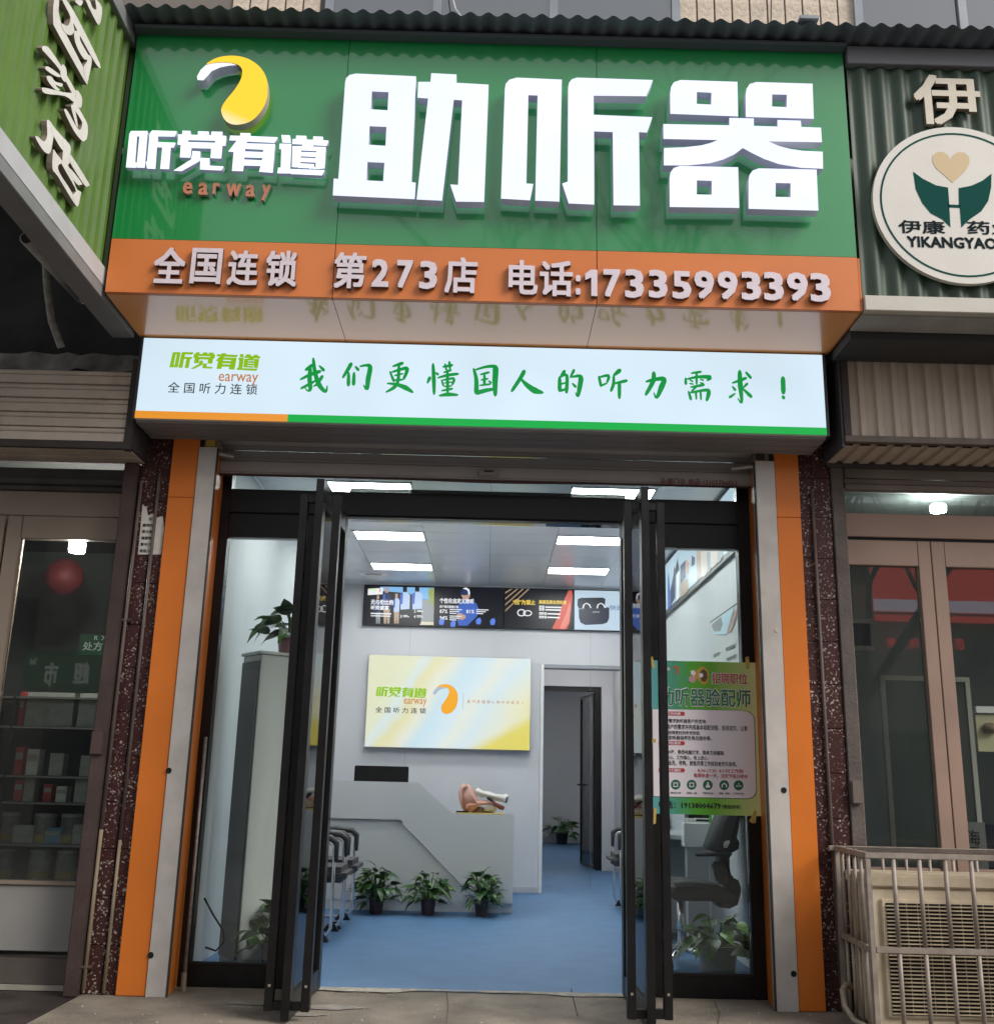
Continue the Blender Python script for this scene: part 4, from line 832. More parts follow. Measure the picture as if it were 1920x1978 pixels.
def blob(name, loop, y0, y1, m, par, bev=.018):
    me = poly_mesh(name, [[ept(*p) for p in loop]], 1, lambda x, z, t: Vector((x, y1+(y0-y1)*t, z)))
    bm = bmesh.new(); bm.from_mesh(me); bmesh.ops.remove_doubles(bm, verts=bm.verts, dist=1e-5)
    bmesh.ops.dissolve_limit(bm, angle_limit=.01, verts=bm.verts, edges=bm.edges)
    ed = [e for e in bm.edges if len(e.link_faces) == 2 and e.calc_face_angle(0) > 1.0]
    bmesh.ops.bevel(bm, geom=ed, offset=bev, segments=3, affect='EDGES', clamp_overlap=True)
    bmesh.ops.recalc_face_normals(bm, faces=bm.faces)
    for f in bm.faces: f.smooth = True
    bm.to_mesh(me); bm.free(); return link(name, me, m, par)
blob('outer_ear', [(835,816),(815,790),(803,755),(799,715),(806,680),(824,660),(848,662),(868,680),(885,695),(900,730),(905,752),(975,752),(985,770),(905,782),(870,814)], EY-.03, EY+.12, M_ear, em)
blob('ear_rim', [(812,770),(803,720),(812,682),(832,666),(855,672),(850,682),(832,684),(823,705),(822,745),(830,790)], EY-.05, EY-.03, M_ear, em, .008)
blob('ear_fold', [(835,800),(845,770),(865,765),(905,770),(905,776),(870,786),(850,812)], EY-.045, EY-.03, mat('light pink ear', (.52,.25,.19), .4), em, .008)
blob('bone', [(880,696),(905,684),(930,700),(965,704),(1000,718),(1045,722),(1065,716),(1070,730),(1058,765),(1030,760),(985,752),(955,735),(920,738),(903,728)], EY-.02, EY+.13, M_bone, em, .006)
blob('lower_bone', [(935,790),(960,775),(985,768),(1003,780),(1005,815),(985,812),(935,808)], EY-.01, EY+.12, M_bone, em, .01)
blob('ear_base', [(870,815),(905,785),(940,792),(936,809),(990,814),(990,818),(870,818)], EY-.0, EY+.12, mat('brown ear base', (.22,.11,.05), .5), em, .006)
blob('ear_canal', [(968,752),(985,750),(1005,765),(1050,785),(1043,805),(1020,800),(990,775)], EY-.03, EY+.05, M_canal, em, .006)
blob('ossicle', [(948,738),(960,732),(975,742),(990,758),(975,756),(960,748)], EY-.035, EY-.0, M_black, em, .004)
blob('bone_tip', [(1056,735),(1070,728),(1062,765),(1050,766)], EY-.025, EY+.03, mat('slate bone tip', (.10,.11,.16), .5), em, .004)

# ================================================================== potted plants
def leaf_mesh(name, L, W, m):
    prof = [(0,.0),(.04,.30),(.14,.47),(.30,.5),(.5,.40),(.7,.25),(.87,.10),(1.,0)]
    vs = []; fs = []
    for (t, w) in prof:
        z = -.22*L*t*t + .06*L*math.sin(t*3); 
        vs += [(-w*W, t*L, z+.22*w*W), (0, t*L, z), (w*W, t*L, z+.22*w*W)]
    for i in range(len(prof)-1):
        a = 3*i; fs += [(a,a+1,a+4,a+3),(a+1,a+2,a+5,a+4)]
    me = MB().add(vs, fs).mesh(name, m); me.polygons.foreach_set('use_smooth', [True]*len(me.polygons)); return me
def leafmat(name, c, c2):
    m = mat(name, c, .38, spec=.5, var=.35, scale=14); b = m.node_tree.nodes['Principled BSDF']
    return m
M_l1 = leafmat('dark pothos leaf', (.036,.095,.026), 0); M_l2 = leafmat('mid pothos leaf', (.065,.15,.03), 0); M_l3 = leafmat('bright young leaf', (.17,.34,.05), 0)
LEAF = {}
def plant(label, loc, h, rad, n, L, pot, seed, group=None, potm=None, bright=.08, flip=1.):
    r = random.Random(seed); t = thing('potted_plant', label, 'potted plant', loc, group)
    pr, ph_ = pot
    po = MB().lathe([(0,.001),(pr*.74,.001),(pr*.78,.012),(pr*.96,ph_*.93),(pr*1.04,ph_*.93),(pr*1.04,ph_),(pr*.93,ph_),(pr*.9,ph_*.9),(0,ph_*.9)]).obj('pot', potm, t, smooth=False, local=True)
    st = MB(); key = round(L,3)
    if key not in LEAF: LEAF[key] = [leaf_mesh('leaf', L, L*.62, M_l1), leaf_mesh('leaf', L*.9, L*.52, M_l2), leaf_mesh('leaf', L*.8, L*.5, M_l3)]
    for i in range(n):
        a = r.uniform(0, 2*math.pi); e = r.random(); rr = rad*math.sqrt(e)*.72
        z = ph_*.9 + (h-ph_)*(.25+.75*(1-e)*r.uniform(.6,1)) if r.random() > .38 else ph_*.9+(h-ph_)*r.uniform(-.1,.4)
        p = Vector((rr*math.cos(a), rr*math.sin(a), z)); q = Vector((.3*pr*math.cos(a), .3*pr*math.sin(a), ph_*.88))
        st.tube([q, q.lerp(p,.5)+Vector((0,0,.03)), p], .0028, 5, cap=False)
        k = r.random(); me = LEAF[key][2 if k < bright else (1 if k < .45 else 0)]
        o = link('leaf', me, None, t, True); o.location = p
        tilt = r.uniform(-.55,.85) - .35*e; o.rotation_euler = Euler((tilt, r.uniform(-.5,.5), a-math.pi/2+r.uniform(-.5,.5)), 'XYZ')
        s_ = r.uniform(.7,1.15); o.scale = (s_,s_,s_)
    st.obj('stems', mat('stem green', (.06,.12,.03), .5), t, local=True, smooth=True)['kind'] = 'stuff'
    return t
M_potm = mat('dark maroon pot', (.075,.04,.045), .3, var=.2, scale=12); M_potp = mat('translucent pink pot', (.42,.20,.22), .35); M_potg = mat('grey clear pot', (.22,.22,.19), .3, var=.2)
zI = lambda x, yy: PZ(*ZI(x,yy), .002)
for k, (cx, lab, sd) in enumerate([(360,'pothos plant in a maroon pot nearest the grey visitor chairs',11),(640,'pothos plant in a maroon pot in the middle of three before the counter',23),(925,'pothos plant in a maroon pot under the ear model end of the counter',35)]):
    p = zI(cx, 1355); plant(lab, (p.x,3.18,.002), [.40,.36,.38][k], [.215,.20,.19][k], [82,70,95][k], [.12,.115,.10][k], (.066,.13), sd, 'three pothos plants in front of the counter', M_potm, [.1,.16,.07][k])
plant('broad leaved pothos in a clear pot inside the right side window', (1.36,.46,.004), .40, .25, 42, .15, (.12,.20), 5, None, M_potg, .2)
plant('leafy pothos on the floor inside the left side window', (-1.20,.46,.004), .36, .2, 40, .14, (.09,.16), 8, None, M_potg, .15)
plant('small dark plant against the far wall of the back room', (1.38,13.6,.003), .55, .30, 30, .2, (.12,.2), 17, None, mat('black pot', (.02,.02,.02), .4), 0)

# ================================================================== left cabinet with plant
cbx = PY(505,1257,.5)
cb = thing('white_cabinet', 'tall white cabinet with dark glass side behind the left side window', 'cabinet', (cbx.x,.5,0), None, R(37))
Hc = cbx.z
M_cab = mat('cabinet white', (.55,.55,.52), .4, var=.03)
box('body', 0.003,.42,0,.26,.004,Hc-.02, M_cab, cb, .003, True); box('top', -.012,.43,-.012,.27,Hc-.019,Hc, M_cab, cb, .002, True)
box('glass_side', -.008,.002,.015,.25,.05,Hc-.06, mat('dark glass side', (.03,.035,.035), .12, spec=.7), cb, 0, True)
plant('pothos in a pink pot on top of the white cabinet', (cbx.x+.13,.72,Hc+.001), .33, .23, 26, .17, (.085,.14), 41, None, M_potp, .1)

# ================================================================== visitor chairs
M_seat = mat('grey upholstery', (.075,.075,.078), .85, var=.12, scale=40, bump=.3, bscale=200); M_arm = mat('dark grey plastic', (.05,.05,.05), .5)
def vchair(label, loc, rz, group='visitor chairs along the side walls'):
    t = thing('visitor_chair', label, 'chair', loc, group, rz)
    me = MB().box(-.22,.24,-.235,.235,.375,.48).obj('seat', M_seat, t, local=True, bevel=.04, smooth=False)
    MB().box(-.27,-.22,-.22,.22,.50,.84).obj('backrest', M_seat, t, local=True, bevel=.02)
    for s in (-1,1):
        fr_ = MB().tube([(-.24,s*.26,.62),(-.02,s*.26,.655),(.12,s*.26,.65),(.155,s*.26,.62),(.16,s*.26,.3),(.16,s*.26,.09),(.14,s*.26,.045),(.08,s*.26,.022),(-.24,s*.26,.022)], .0125, 8).obj('side_frame', M_chrome, t, local=True, smooth=True)
        MB().tube([(-.2,s*.26,.672),(.0,s*.26,.685),(.13,s*.26,.675),(.168,s*.26,.645),(.17,s*.26,.52)], [.018,.022,.022,.022,.016], 8).obj('armrest', M_arm, t, local=True, smooth=True)
        MB().add([(.03,s*.26-.03,.0),(.15,s*.26-.03,.0),(.15,s*.26+.03,.0),(.03,s*.26+.03,.0),(.07,s*.26-.014,.05),(.12,s*.26-.014,.05),(.12,s*.26+.014,.05),(.07,s*.26+.014,.05)],[(0,3,2,1),(4,5,6,7),(0,1,5,4),(1,2,6,5),(2,3,7,6),(3,0,4,7)]).obj('foot', M_black, t, local=True)
    MB().tube([(-.24,-.26,.3),(-.24,.26,.3)], .011, 8).obj('crossbar', M_chrome, t, local=True, smooth=True)
    for s in (-1,1): MB().tube([(-.24,s*.25,.022),(-.25,s*.25,.8)], .011, 8).obj('back_leg', M_chrome, t, local=True, smooth=True)
    return t
vchair('grey visitor chair with chrome frame next to the reception counter', (-1.20,2.50,.003), 0)
vchair('grey visitor chair with chrome frame closer to the open left door leaf', (-1.20,1.86,.003), 0)
vchair('grey visitor chair with chrome frame beyond the right door leaf', (1.36,3.9,.003), math.pi)

# ================================================================== office chair, desk and things on it
oc = thing('office_chair', 'grey and black office chair beside the right wall', 'office chair', (1.22,1.0,0))
M_gp = mat('slate chair plastic', (.012,.013,.015), .6, var=.1, spec=.25); M_bl = mat('black leather', (.006,.006,.007), .6, var=.3, scale=20)
ZR = zoom(1270,1540,220/1198.)
def opt(x, yy, Y=1.0): w = PY(*ZR(x,yy), Y); return (w.x, w.z)
def oblob(name, loop, y0, y1, m, par, bev=.012):
    me = poly_mesh(name, [[opt(*p) for p in loop]], 1, lambda x, z, t: Vector((x, y1+(y0-y1)*t, z))); bm = bmesh.new(); bm.from_mesh(me)
    bmesh.ops.remove_doubles(bm, verts=bm.verts, dist=1e-5); bmesh.ops.dissolve_limit(bm, angle_limit=.01, verts=bm.verts, edges=bm.edges)
    ed = [e for e in bm.edges if len(e.link_faces) == 2 and e.calc_face_angle(0) > 1.0]
    bmesh.ops.bevel(bm, geom=ed, offset=bev, segments=2, affect='EDGES', clamp_overlap=True); bmesh.ops.recalc_face_normals(bm, faces=bm.faces); bm.to_mesh(me); bm.free()
    return link(name, me, m, par)
oblob('back_frame', [(850,120),(820,330),(800,420),(830,470),(820,540),(745,580),(725,640),(725,730),(745,830),(815,860),(845,940),(840,1010),(810,1120),(720,1160),(600,1140),(590,1100),(700,1095),(735,1060),(735,990),(690,860),(640,720),(650,600),(660,540),(690,440),(790,180),(800,110)], .9, 1.1, M_gp, oc)
oblob('backrest', [(560,560),(520,560),(600,330),(680,120),(790,110),(700,430),(650,580)], .82, 1.18, mat('grey mesh', (.04,.042,.046), .85), oc)
oblob('seat', [(100,880),(250,870),(420,880),(600,910),(690,950),(725,1010),(725,1070),(690,1095),(500,1060),(300,1060),(100,1050)], .78, 1.22, M_bl, oc, .02)
oblob('arm_post', [(500,660),(640,655),(690,860),(640,900),(560,880)], .80, .84, mat('brown arm post', (.05,.04,.038), .5), oc)
oblob('armrest', [(330,570),(700,560),(710,600),(330,600)], .77, .85, M_gp, oc)
cxo = opt(240,1200)[0]; MB().tube([(cxo,1.0,.10),(cxo,1.0,.42)], .022, 10).obj('gas_post', M_chrome, oc, smooth=True)
for k in range(5):
    a = 2*math.pi*k/5+.5; lg = MB().tube([(cxo,1.0,.11),(cxo+.24*math.cos(a),1.0+.24*math.sin(a),.065)], [.02,.013], 8).obj('base_leg', M_chrome, oc, smooth=True)
    MB().tube([(cxo+.24*math.cos(a)-.012,1.0+.24*math.sin(a),.03),(cxo+.24*math.cos(a)+.012,1.0+.24*math.sin(a),.03)], .027, 12).obj('castor', M_black, lg)
oblob('label_tag', [(625,480),(640,450),(685,438),(690,460),(660,515),(630,515)], .805, .815, M_white, oc, .001)
dk = thing('white_desk', 'white desk along the right wall behind the office chair', 'desk', (1.3,2.4,0))
box('top', 1.17,1.655,1.75,2.7,.715,.745, M_lac, dk, bevel=.004)
for (xx, yy) in ((1.19,1.78),(1.19,2.65),(1.6,1.78),(1.6,2.65)): box('leg', xx,xx+.04,yy,yy+.04,.004,.714, M_white, dk)
box('drawer_unit', 1.24,1.59,2.1,2.6,.05,.70, mat('grey drawer', (.35,.35,.34), .5), dk, bevel=.004)
pc = thing('paper_cup', 'white tapered paper cup on the desk behind the poster', 'cup', (1.15,1.95,.746)); c = PY(*ZR(350,355), 1.9)
MB().lathe([(0,.001),(.028,.001),(.040,.11),(.042,.113),(.038,.113),(.027,.006),(0,.006)], (c.x,1.9,.746)).obj('cup', M_white, pc, smooth=True)
bd = thing('black_display_box', 'black display box with white lettering lines on the desk', 'display box', (1.3,2.05,.746)); c = PY(*ZR(500,355), 2.0)
box('box', c.x-.12,c.x+.12,2.0,2.16,.746,.90, M_black, bd, bevel=.003)
for k in range(2): box('printed_line', c.x-.08,c.x+.06+.02*k,1.9985,1.9995,.85-.025*k,.86-.025*k, M_white, bd)
gd = thing('green_card', 'bright green round cornered card standing on the desk', 'card', (1.45,1.98,.746)); c = PY(*ZR(605,340), 1.95); box('card', c.x-.04,c.x+.03,1.95,1.955,.746,.95, mat('lime card', (.08,.42,.03), .5), gd, bevel=.002)
wb = thing('white_carton', 'small white carton under the desk beside the chair', 'carton', (1.25,1.7,0)); c = PY(*ZR(420,530), 1.6); box('carton', c.x-.09,c.x+.10,1.6,1.72,c.z,c.z+.16, M_white, wb, bevel=.004); box('support', c.x-.07,c.x+.08,1.61,1.71,.004,c.z-.001, mat('grey drawer', (.35,.35,.34), .5), wb)

# ================================================================== right wall: screens and wall chart (inside)
ZW = zoom(1270,1040,170/1333.); XW = WX1-.03
def xf(x, yy, X=XW): return PX(*ZW(x,yy), X)
zt_ = 3.09; zb_ = PX(*ZW(105,1130), XW).z; ya = 4.2
rs = thing('wall_screen_strip', 'row of bright advertising screens along the right wall under the ceiling', 'screen', (XW,2.5,zb_))
box('housing', XW,WX1-.001,.3,4.05,zb_-.03,zt_+.01, mat('grey strip housing', (.10,.105,.11), .4), rs)
ycut = [.32,1.18,2.06,2.94,4.03]
xm = XW-.002
for i in range(4): box('display', xm,XW-.0002,ycut[i]+.006,ycut[i+1]-.006,zb_+.01,zt_-.004, [e_pale,E_('cream', (.62,.60,.58)),e_pale,E_('ice2', (.55,.68,.80))][i], rs)
def wflat(loop, m, par=rs, X=XW-.004):
    LIFT[0] += 1; X = X-.00003*LIFT[0]
    q = [(lambda w: (w.y, w.z))(PX(*ZW(*p), X)) for p in loop]
    return link('picture', poly_mesh('picture', [q], 0, lambda x, z, t: Vector((X, x, z))), m, par)
for lp, m in [([(300,310),(330,470),(330,900),(275,980),(270,480)],e_blk),([(250,420),(268,470),(265,900),(200,1030),(190,800),(240,560)],e_navy),([(165,500),(178,620),(200,1040),(155,1080),(155,640)],e_blue),
   ([(345,420),(420,330),(430,580),(350,700)],e_navy),([(420,320),(480,370),(465,540),(425,520)],e_skin),([(345,700),(450,600),(470,780),(400,860),(345,900)],e_tan),([(520,260),(565,290),(560,400),(510,430)],e_case),
   ([(590,195),(655,190),(650,520),(600,650)],e_tan),([(665,195),(735,190),(745,530),(690,600)],E_('beige',(.6,.52,.46))),([(740,200),(800,200),(800,480),(760,530)],e_gry),([(820,200),(890,200),(890,390),(825,450)],E_('beige',(.6,.52,.46))),([(905,200),(990,200),(960,330),(910,380)],e_gry),
   ([(283,560),(330,480),(328,900),(280,960)],e_wht)]: wflat(lp, m)
wc = thing('wall_chart', 'black framed product chart hung low on the right wall inside', 'wall chart', (XW,1.2,1.4))
c0 = PX(*ZW(800,1265), WX1-.012); c1 = PX(*ZW(1200,995), WX1-.012); yb_, ye_, zc = c1.y-.15, c0.y, c0.z
box('frame', WX1-.014,WX1-.001,yb_,ye_,.9,zc, M_black, wc); box('sheet', WX1-.016,WX1-.0145,yb_+.01,ye_-.012,.912,zc-.012, mat('chart paper', (.58,.60,.58), .5), wc)
for lp, m in [([(815,1300),(960,1180),(1090,1090),(1160,1040),(1040,1460),(840,1455)],mat('chart pale blue', (.5,.66,.74), .5)),([(830,1300),(960,1190),(990,1300),(950,1410),(860,1410),(820,1340)],mat('chart grey', (.27,.28,.28), .6)),([(1050,1430),(1150,1130),(1195,1060),(1195,1200),(1110,1430)],mat('chart peach', (.42,.28,.24), .5)),
   ([(1030,1660),(1170,1600),(1165,1650),(1035,1710)],mat('chart text grey', (.16,.16,.16), .6)),([(845,1760),(945,1715),(940,1750),(850,1810)],mat('chart text grey', (.16,.16,.16), .6)),([(1040,1820),(1190,1750),(1185,1800),(1045,1860)],mat('chart text grey', (.16,.16,.16), .6))]:
    wflat(lp, m, wc, WX1-.018)

# ================================================================== recruitment poster taped outside the right side panel
YP = -.037
ZP = zoom(1220,1260,280/1614.)
pA = PY(*ZP(1385,118), YP); pB = PY(*ZP(1450,1828), YP); pL = PY(*ZP(218,100), YP)
PX0, PX1, PZ0, PZ1 = pL.x, (pA.x+pB.x)/2, pB.z, pA.z
ps = thing('recruitment_poster', 'green and white recruitment poster taped to the right side panel', 'poster', ((PX0+PX1)/2,YP,PZ0))
def gradp():
    m = bpy.data.materials.new('green poster print'); m.use_nodes = True; n = m.node_tree; p = n.nodes['Principled BSDF']; p.inputs['Roughness'].default_value = .3
    tc = n.nodes.new('ShaderNodeTexCoord'); sx = n.nodes.new('ShaderNodeSeparateXYZ'); n.links.new(tc.outputs['Object'], sx.inputs[0])
    mr = n.nodes.new('ShaderNodeMapRange'); mr.inputs[1].default_value = PX0; mr.inputs[2].default_value = PX1; n.links.new(sx.outputs[0], mr.inputs[0])
    rp = n.nodes.new('ShaderNodeValToRGB'); e = rp.color_ramp.elements; e[0].color = (.13,.42,.44,1); e[1].color = (.78,.80,.40,1); e[1].position = 1
    for q, c in ((.22,(.08,.33,.20)),(.38,(.10,.40,.035)),(.58,(.16,.45,.04)),(.8,(.45,.62,.17))): k = e.new(q); k.color = (*c,1)
    n.links.new(mr.outputs[0], rp.inputs[0]); n.links.new(rp.outputs[0], p.inputs['Base Color']); return m
box('sheet', PX0,PX1,YP,YP+.0015,PZ0,PZ1, gradp(), ps)
M_pp = mat('poster white print', (.86,.79,.84), .4); M_pd = mat('poster dark green print', (.02,.17,.085), .4); M_prd = mat('poster red print', (.50,.05,.05), .4); M_pk = mat('poster black print', (.02,.02,.02), .4); M_pg2 = mat('poster icon green', (.01,.14,.07), .4)
def pp(x, yy): w = PY(*ZP(x,yy), YP); return (w.x, w.z)
def pflat(loops, m, lift, name='print'):
    LIFT[0] += 1; lift = lift+.000005*(LIFT[0]%40)
    return link(name, poly_mesh(name, [[pp(*p) for p in l] for l in loops], 0, lambda x, z, t: Vector((x, YP-lift, z))), m, ps)
def ptext(txt, xa, ya, xb, yb, m, bold=.012, lift=.0016):
    a = pp(xa,yb); b = pp(xb,ya)
    return link('printed_text', text_mesh(txt, (a[0],YP-lift,a[1]), UXF, UZF, fit=(b[0]-a[0], b[1]-a[1]), bold=bold, name='printed_text', res=1), m, ps)
pflat([[(225,628),(1230,648),(1300,660),(1345,690),(1372,740),(1395,1530),(1385,1590),(1345,1628),(1290,1640),(240,1612)]], mat('poster panel shadow', (.08,.16,.08), .5), .0006)
pflat([[(232,634),(1225,652),(1293,664),(1338,694),(1362,742),(1387,1528),(1375,1580),(1340,1618),(1290,1630),(245,1604)]], M_pp, .0010)
pflat([ring(740,265,0,0,3)] if 0 else [[(690,235),(760,170),(800,162),(845,200),(862,260),(850,330),(815,365),(775,350),(735,300),(695,290)]], mat('megaphone yellow', (.62,.36,.06), .4), .0014); pflat([[(760,220),(800,185),(838,220),(845,290),(815,335),(775,320)]], mat('megaphone dark', (.12,.07,.03), .4), .0018)
pflat([ring(772,258,24,26)], M_pp, .0021); pflat([[(655,210),(695,200),(715,240),(690,265),(660,245)]], M_pp, .0017); pflat([[(635,290),(660,262),(710,265),(718,310),(690,345),(645,330)]], mat('hand pink', (.6,.33,.33), .5), .0019); pflat([[(600,270),(635,262),(640,330),(605,330)]], mat('cuff green', (.08,.35,.2), .5), .0016)
pflat([[(455,165),(490,150),(520,165),(530,200),(515,240),(480,248),(500,215),(495,180)]], mat('logo red', (.5,.12,.06), .5), .0014); ptext('道', 378,172,428,205, M_pp)
ptext('招聘职位', 886,232,1292,358, M_pp, .035, .0014); ptext('招聘职位', 893,238,1286,352, M_prd, .018, .0019)
ptext('助听器验配师', 300,408,1330,600, M_pp, .035, .0014); ptext('助听器验配师', 308,416,1322,592, M_pd, .016, .0019)
for (yy, t) in ((660,'工作内容'),(988,'职位要求'),(1290,'员工福利')):
    pflat([[(300,yy),(575,yy+4),(590,yy+12),(592,yy+40),(578,yy+50),(300,yy+46)]], M_prd, .0014); ptext(t, 395,yy+10,545,yy+40, M_pp, .02, .0019)
for (xa, xb, yy, t) in [(330,832,750,'接待需求助听器客户的咨询;'),(310,1288,822,'了解用户的需求并完成基本验配流程，促成成交，让客'),(370,762,882,'户获得更好的听觉体验;'),(330,890,938,'做好助听器保养及售后服务等。'),(345,1030,1100,'20-40岁，熟悉电脑打字、简单文档编辑;'),(345,848,1158,'有爱心、工作细心、有上进心;'),(330,1170,1222,'有营业员、导购、销售员等工作经验者优先录用。')]: ptext(t, xa,yy,xb,yy+36, M_pk, .012)
ptext('8:30-17:30  8小时工作制', 735,1306,1240,1340, M_prd, .012); ptext('每周休息一天，法定节假日轮休', 692,1362,1292,1398, M_prd, .015)
for cx_, t in ((490,'综合工资'),(668,'五险一金'),(848,'节假日礼品'),(1030,'团建、旅游'),(1190,'工龄补贴')):
    yc = 1476+ (cx_-490)*.012; pflat([ring(cx_,yc,54,56,24)], M_pg2, .0014); ptext(t, cx_-58,yc+82,cx_+58,yc+102, M_pk, .01)
    pflat([[(cx_-26,yc-24),(cx_+26,yc-24),(cx_+26,yc+26),(cx_-26,yc+26)],[(cx_-17,yc-14),(cx_+17,yc-14),(cx_+17,yc+16),(cx_-17,yc+16)]] if cx_ in (490,668) else ([[(cx_-12,yc-30),(cx_+12,yc-30),(cx_+8,yc-10),(cx_+26,yc+15),(cx_+20,yc+30),(cx_-20,yc+30),(cx_-26,yc+15),(cx_-8,yc-10)]] if cx_==848 else ([[(cx_,yc-30),(cx_+30,yc-6),(cx_+30,yc+26),(cx_+18,yc+26),(cx_+18,yc),(cx_,yc-14),(cx_-18,yc),(cx_-18,yc+26),(cx_-30,yc+26),(cx_-30,yc-6)]] if cx_==1030 else [[(cx_-32,yc-2),(cx_+32,yc-2),(cx_+32,yc+3),(cx_-32,yc+3)],[(cx_-32,yc+12),(cx_+32,yc+12),(cx_+32,yc+17),(cx_-32,yc+17)],[(cx_-5,yc-26),(cx_+5,yc-26),(cx_+5,yc-10),(cx_-5,yc-10)]])), M_pp, .0019)
ptext('电话：19138004679', 305,1672,990,1738, M_pk, .022); ptext('（微信同号）', 1005,1705,1215,1745, M_pk, .018)
M_tape = mat('yellow masking tape', (.55,.40,.10), .7, var=.15, scale=30)
for q, (lp) in enumerate([[(1265,60),(1300,45),(1318,150),(1300,190),(1272,180)],[(215,60),(232,45),(262,170),(240,185),(222,150)],[(225,968),(268,965),(270,1005),(228,1010)],[(1370,1755),(1390,1780),(1382,1900),(1345,1908),(1305,1880),(1330,1840)],[(245,1740),(278,1738),(268,1910),(240,1918)]]):
    t = thing('masking_tape', 'strip of yellow masking tape at the %s of the recruitment poster' % ['top right corner','top left corner','left edge','bottom right corner','bottom left corner'][q], 'tape', (*[(pp(*lp[0])[0])],YP,pp(*lp[0])[1]), 'tape strips holding the poster')
    me = poly_mesh('strip', [[pp(*p) for p in lp]], 1, lambda x, z, tt: Vector((x, YP-.0012-.0006*tt, z))); link('strip', me, M_tape, t)

# ================================================================== glass door in the corridor
gd_ = thing('inner_glass_door', 'thin black framed glass door standing open in the passage', 'glass door', (1.42,8.13,0), None, R(97))
b_ = lambda n, *a, m=M_black: box(n, *a, m, gd_, 0, True)
b_('stile', 0,.03,-.015,.015,.012,2.26); b_('stile', .82,.85,-.015,.015,.012,2.26); b_('rail', .031,.819,-.014,.014,.012,.045); b_('rail', .031,.819,-.014,.014,2.225,2.26); b_('glass_pane', .031,.819,-.003,.003,.046,2.224, m=M_glass)
MB().tube([(.80,.016,1.06),(.80,.06,1.06),(.70,.06,1.06)], .011, 8).obj('handle', M_black, gd_, local=True); MB().tube([(.80,-.016,1.06),(.80,-.06,1.06),(.70,-.06,1.06)], .011, 8).obj('handle', M_black, gd_, local=True)
pcf = thing('framed_notice', 'narrow framed notice on the passage wall', 'framed notice', (.55,7.0,1.6)); box('frame', .5435,.556,6.6,7.2,1.30,1.98, M_black, pcf); box('sheet', .5565,.558,6.63,7.17,1.33,1.95, M_white, pcf); box('sheet_band', .5585,.559,6.63,7.17,1.40,1.50, mat('green band', (.03,.18,.06), .5), pcf)

ch_ = thing('black_hose', 'black hose curling on the floor inside the left side window', 'hose', (-1.5,.35,0)); zz = zoom(360,1560,260/1499.)
MB().tube([PY(*zz(200,1010),.3), PY(*zz(300,1200),.3), PY(*zz(415,1380),.3), PY(*zz(420,1500),.3), PY(*zz(330,1600),.3), PY(*zz(210,1560),.3)], .006, 8).obj('hose', M_black, ch_, smooth=True)

# ================================================================== left neighbour: pharmacy with corrugated side sign
ln = thing('pharmacy_side_sign', 'green corrugated metal sign return with raised white calligraphy, beside the orange sign end', 'shop sign', (-2.03,-1.8,3.5))
def colwave(m): return m
M_gcor = mat('olive green corrugated sheet', (.085,.165,.024), .42, spec=.5, var=.12, scale=2, dirt=.25, dcol=(.05,.07,.03))
def trap(u, pitch, d):
    t = (u/pitch)%1
    return 0 if t < .55 else (d*(t-.55)/.08 if t < .63 else (d if t < .92 else d*(1-t)/.08))
def ribbed(name, u0, u1, step, pitch, d, f, m, parent):
    us = []; n = int((u1-u0)/pitch)+1
    for k in range(n):
        for q in (0,.55,.63,.92): 
            uu = u0+(k+q)*pitch
            if uu <= u1: us.append(uu)
    us.append(u1); vs = []
    for u in us: vs += list(f(u, trap(u-u0, pitch, d)))
    return MB().add(vs, [(2*i,2*i+2,2*i+3,2*i+1) for i in range(len(us)-1)]).obj(name, m, parent)
XS = -2.035
ribbed('corrugated_sheet', -2.6, -1.06, 0, .098, .018, lambda u, h: ((XS+h-.018,u,3.58),(XS+h-.018,u,5.0)), M_gcor, ln)
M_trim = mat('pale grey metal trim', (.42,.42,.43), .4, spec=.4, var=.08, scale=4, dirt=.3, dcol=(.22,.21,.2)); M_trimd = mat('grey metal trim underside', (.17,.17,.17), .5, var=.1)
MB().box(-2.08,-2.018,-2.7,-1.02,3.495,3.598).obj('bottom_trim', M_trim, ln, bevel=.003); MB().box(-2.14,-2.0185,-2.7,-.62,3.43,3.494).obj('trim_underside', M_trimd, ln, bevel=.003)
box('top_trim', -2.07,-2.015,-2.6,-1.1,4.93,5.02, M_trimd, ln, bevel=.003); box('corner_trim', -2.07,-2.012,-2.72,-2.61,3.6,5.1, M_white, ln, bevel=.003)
MB().box(-5,-2.071,-2.7,-2.66,3.43,5.1).obj('front_sheet', M_gcor, ln); MB().box(-5,-2.10,-2.65,.0,5.03,5.06).obj('roof_sheet', M_aw, ln)
M_cal = mat('white acrylic character', (.62,.60,.56), .5, var=.06, scale=14, dirt=.2, dcol=(.35,.28,.2)); M_cals = mat('brown character edge', (.22,.18,.14), .7)
